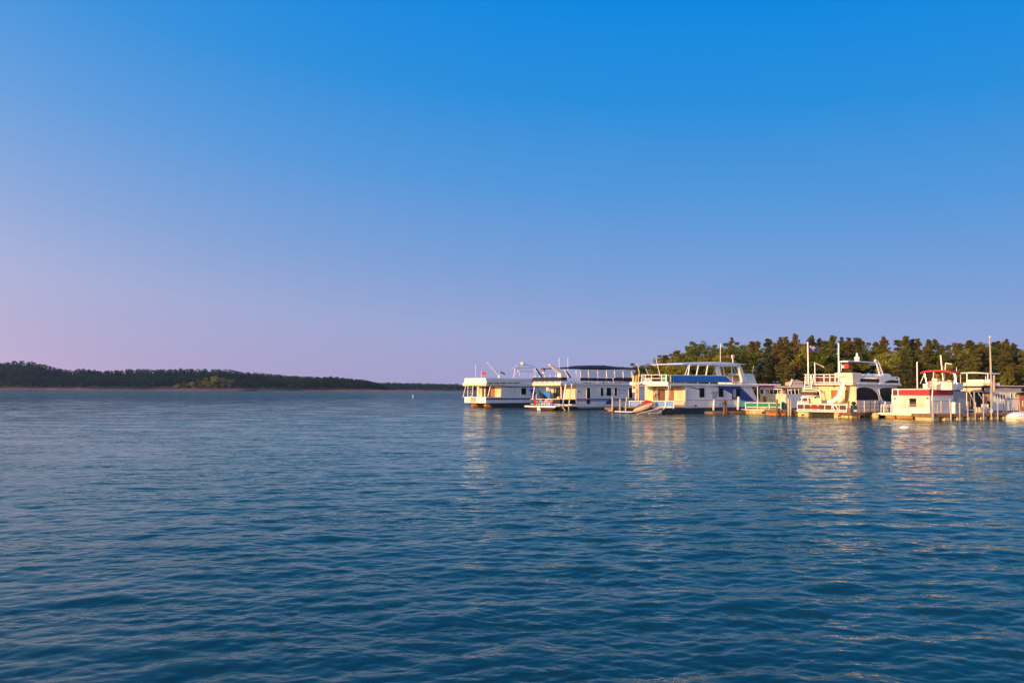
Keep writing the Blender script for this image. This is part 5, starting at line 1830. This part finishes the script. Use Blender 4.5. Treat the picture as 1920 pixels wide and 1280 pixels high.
a, b = f.S(1845, 725.6, -.2), f.S(1922, 725.8, -.2)
f.box('roof', MAROON, -.6, L + .4, -.25, vL + .2, zz(725.6), zz(723.4))
f.box('roof_edge', TRIM, -.65, L + .4, -.28, vL + .24, zz(723.4) + .002, zz(722.2))
f.box('awning_roll', CREAM, -.45, -.25, 0, vL, zz(733), zz(727))
f.side('side_fascia', GREYC, 1847, 727, 1915, 733.6, -.06, 0)
f.box('lower_fascia', TRIM, -.3, L, -.1, vL, zz(734.6), zz(733.6))
f.end('top_band', CREAM, 1806, 717, 1856, 722, .2, .5)
f.side('top_band', WHITE, 1850, 717.4, 1875, 722, .1, 2.0)
f.end('clear_rail', VINYL, 1813, 711.6, 1856, 716.8, .0, .02)
for x in (1813, 1825, 1841, 1856):
    f.epath('rail_post', TRIM, [(x, 711.4), (x, 717.4)], -.02, .03)
rings = []
for x, yt, yb in ((1795, 700.6, 701.6), (1808, 698.6, 700.4), (1830, 697.6, 699.8), (1846, 698.2, 700), (1858, 699.6, 700.8)):
    t, b_ = f.E(x, yt, 1.0), f.E(x, yb, 1.0)
    rings.append([(.2, b_[1], b_[2]), (.2, t[1], t[2]), (2.8, t[1], t[2]), (2.8, b_[1], b_[2])])
MB().loft(rings).build('hard_top', WHITE, f.root)
for x in (1813, 1852):
    f.epath('hard_top_post', TRIM, [(x, 699.5), (x, 722)], .4, .07)
for x in (1799, 1846):
    f.epath('hard_top_post', TRIM, [(x + 2, 700), (x + 2, 720)], 2.4, .04)
for xa, ya, xb, yb in ((1818, 735, 1825, 752), (1833, 735, 1843, 750), (1812.5, 727, 1812.5, 768)):
    f.epath('porch_strut', TRIM, [(xa, ya), (xb, yb)], .1, .05)
for k in range(4):
    f.window(1866 + k * 5, 738, 1868.5 + k * 5, 748 if k < 2 else 752, 0)
f.window(1895, 738, 1898, 746); f.window(1903, 738, 1906, 744); f.window(1908.5, 738, 1911, 744)
f.side('side_line', PURPLE, 1866, 747.4, 1912, 748.2, -.02, 0); f.side('side_line', TRIM, 1866, 749, 1912, 750.4, -.02, 0)
f.epath('antenna', TRIM, [(1793.5, 712), (1793.3, 688)], 1.2, .03)
f.side('helm_seat', TAN, 1862, 717.6, 1872, 721.6, 2.2, 2.8, bevel=.05)
F7 = f
b = at_depth(1858.6, 722, 83); t = at_depth(1855.8, 632, 83)
root = empty('flag_mast', (b.x, b.y, 0.3), 0, 'tallest white mast rising above the wood at the right end of the marina', 'mast')
MB().tube((0, 0, 0), (t.x - b.x, 0, t.z - .3), .11, 10, .07).build('mast_pole', POSTW, root)
MB().sphere((t.x - b.x, 0, t.z - .28), .1, 8, 6).build('mast_cap', TRIM, root)
MB().tube((.25, 0, b.z - 1), (.32, 0, b.z + .75), .12, 10, .10).build('mast_stub', TAN, root)

# orange boarded hut at the right edge
f = Frame(1912.5, 779, 62, 'dock_hut', 'orange boarded dock hut with a pale blue window at the right edge', 'hut')
zz = lambda y: f.S(1913, y, 0)[2]
f.box('wall', BRICKO, 0, 4, 0, 3, zz(774), zz(740))
f.side('window', TRIM, 1917.5, 751, 1930, 762, -.05, 0)
f.side('pane', PALEBLUE, 1918.5, 752, 1929, 761, -.06, -.05)
f.box('roof', BLACKC, -.2, 4.3, -.2, 3.2, zz(739.8), zz(736))
f.box('base_beam', CURTAIN, -.05, 4.1, -.1, 3, -.2, zz(770.5))

# ------------------------------------------------------------------ walkway at the right with its row of posts
f = floating_dock(1746, 788.6, 60, 17.5, 1.9, .62, 'long marina walkway with a row of tall thin posts along its near edge', floats=YELLOWF, nfl=9)
posts = [(1748.5, 752.5, POSTW, -.12, 0.123), (1764.5, 752, POSTW, 1.9, 0.070), (1758, 758, POSTW, 1.2, 0.070), (1781, 749, POSTW, 1.9, 0.076), (1782.8, 755, POSTW, -.12, 0.070), (1799.2, 755, POSTW, -.12, 0.067), (1814.4, 753, POSTW, -.12, 0.065), (1828.6, 754, POSTW, -.12, 0.065),
         (1826.5, 735, POSTW, 1.9, 0.065), (1843.5, 738, POSTW, -.12, 0.065), (1858, 733, POSTW, -.12, 0.058), (1870.5, 752, POSTW, -.12, 0.065), (1886.5, 739.5, POSTW, 1.4, 0.076), (1899.5, 754, POSTW, 1.4, 0.076), (1911, 752, POSTW, 1.9, 0.076), (1894, 753, POSTW, 1.9, 0.053), (1881.5, 752, POSTW, 1.9, 0.053)]
for x, y, m, v, r in posts:
    dock_post(f, m, (x, y), (x, y + 30), v, r)
F8 = f
w0 = f.world
def onwalk(px, py, v):
    q = f.S(px, py, v)
    return f.world((q[0], q[1], .63))
p = onwalk(1788, 777, .6)
root = empty('dock_pedestal', p, 0, 'squat cream cylinder tank on the walkway beside the second front post', 'tank')
MB().tube((0, 0, 0), (0, 0, 1.05), .25, 16).build('tank_body', PLASTIC, root, smooth=False)
MB().tube((0, 0, 1.05), (0, 0, 1.12), .2, 16, .12).build('tank_lid', CREAM, root)
p = onwalk(1836, 772, .9)
root = empty('dock_box', p, R(25), 'cream dock locker standing between posts on the walkway', 'locker')
MB().box(-.4, .4, -.3, .3, 0, .48).build('locker_body', CREAM, root, bevel=.03); MB().box(-.43, .43, -.33, .33, .49, .55).build('lid', TRIM, root, bevel=.02)
p = onwalk(1852, 770, 1.1)
root = empty('bench', p, R(30), 'white slatted bench on the walkway below the orange lit cabin wall', 'bench')
for k in range(3):
    MB().box(-.6, .6, -.25 + k * .17, -.12 + k * .17, .42, .46).build('seat_slat', TRIM, root)
for k in range(2):
    MB().box(-.6, .6, .25, .29, .56 + k * .17, .69 + k * .17).build('back_slat', TRIM, root)
for s_ in (-.5, .5):
    MB().box(s_ - .04, s_ + .04, -.22, .22, 0, .42).build('leg', TRIM, root)
    MB().box(s_ - .04, s_ + .04, .2, .248, .42, .86).build('leg', TRIM, root)

# covered boat on floats at the right edge
p = at_water(1911, 790)
root = empty('covered_boat', p, R(12), 'small boat under a white cover on yellow floats at the right edge of the photo', 'boat')
rings = []
for x, w_, h in ((-1.42, .5, .25), (-1.25, .8, .62), (-.6, .95, .86), (.4, .95, .88), (1.5, .9, .8), (2.2, .6, .5)):
    rings.append([(x, -w_, .34), (x, -w_ * .96, .34 + h * .4), (x, -w_ * .6, .34 + h * .85), (x, 0, .34 + h), (x, w_ * .6, .34 + h * .85), (x, w_ * .96, .34 + h * .4), (x, w_, .34)])
MB().loft(rings).build('cover', PLASTIC, root, smooth=True)
MB().loft([[(x, -w_, -.1), (x, -w_ - .03, .34), (x, w_ + .03, .34), (x, w_, -.1)] for x, w_ in ((-1.4, .55), (-.6, .93), (2.1, .85))]).build('hull', CREAM, root)
for k in range(3):
    MB().box(-1.45 + k * 1.25, -.75 + k * 1.25, -1.12, -.98, -.2, .3).build('float', YELLOWF if k % 2 == 0 else BARREL, root, bevel=.05)
root.scale = (.75, .75, .75)
MB().path([(-1.3, -.88, .62), (-.6, -.98, .7), (1.5, -.93, .7)], .02).build('cover_seam', TAN, root)

# ------------------------------------------------------------------ lone things
p = at_water(774.3, 745.2)
root = empty('channel_marker', p, 0, 'thin white channel marker buoy standing alone in open water left of the boats', 'buoy')
MB().tube((0, 0, -.3), (0, 0, .95), .13, 12, .10).build('marker_body', PLASTIC, root)
MB().tube((0, 0, .55), (0, 0, .68), .125, 12).build('orange_band', ORANGE, root)
MB().sphere((0, 0, .98), .1, 10, 6).build('marker_top', PLASTIC, root)
f = F1
p0 = f.world(f.S(902.5, 707, 1.2)); d = f.world(f.S(912.5, 697.5, 1.2)) - p0
root = empty('flag', p0, R(-35), 'small orange flag fluttering on the roof of the leftmost houseboat', 'flag')
MB().tube((0, 0, -.3), (0, 0, .95), .03, 8).build('flag_pole', TRIM, root)
wavy(.85, .5, 8, .10, FLAGRED, 'cloth', root, .03, .42, slope=-.18)
p0 = f.world(f.S(938, 700, 2.0))
root = empty('flag', p0, R(-35), 'ragged black flag beside the slanting white davit on the leftmost houseboat', 'flag')
wavy(.95, .26, 8, .08, BLACKC, 'cloth', root, .0, .1, slope=-.38)
MB().tube((0, 0, -.8), (0, 0, .4), .03, 8).build('flag_pole', TRIM, root)

p = at_water(1696, 803)
o = MB().loft([[(x, w_ * math.cos(t * .785), .06 + h_ * math.sin(t * .785)) for t in range(8)] for x, w_, h_ in ((-.34, .05, .04), (-.2, .17, .13), (.1, .2, .16), (.3, .12, .1), (.36, .03, .03))]).build('glint_body', PLASTIC, None, smooth=True)  # white solid added for a sun glint reflected on the water
o.location = p
tag(o, 'white body standing for a sun glint on the water before the red topped boat', 'float')
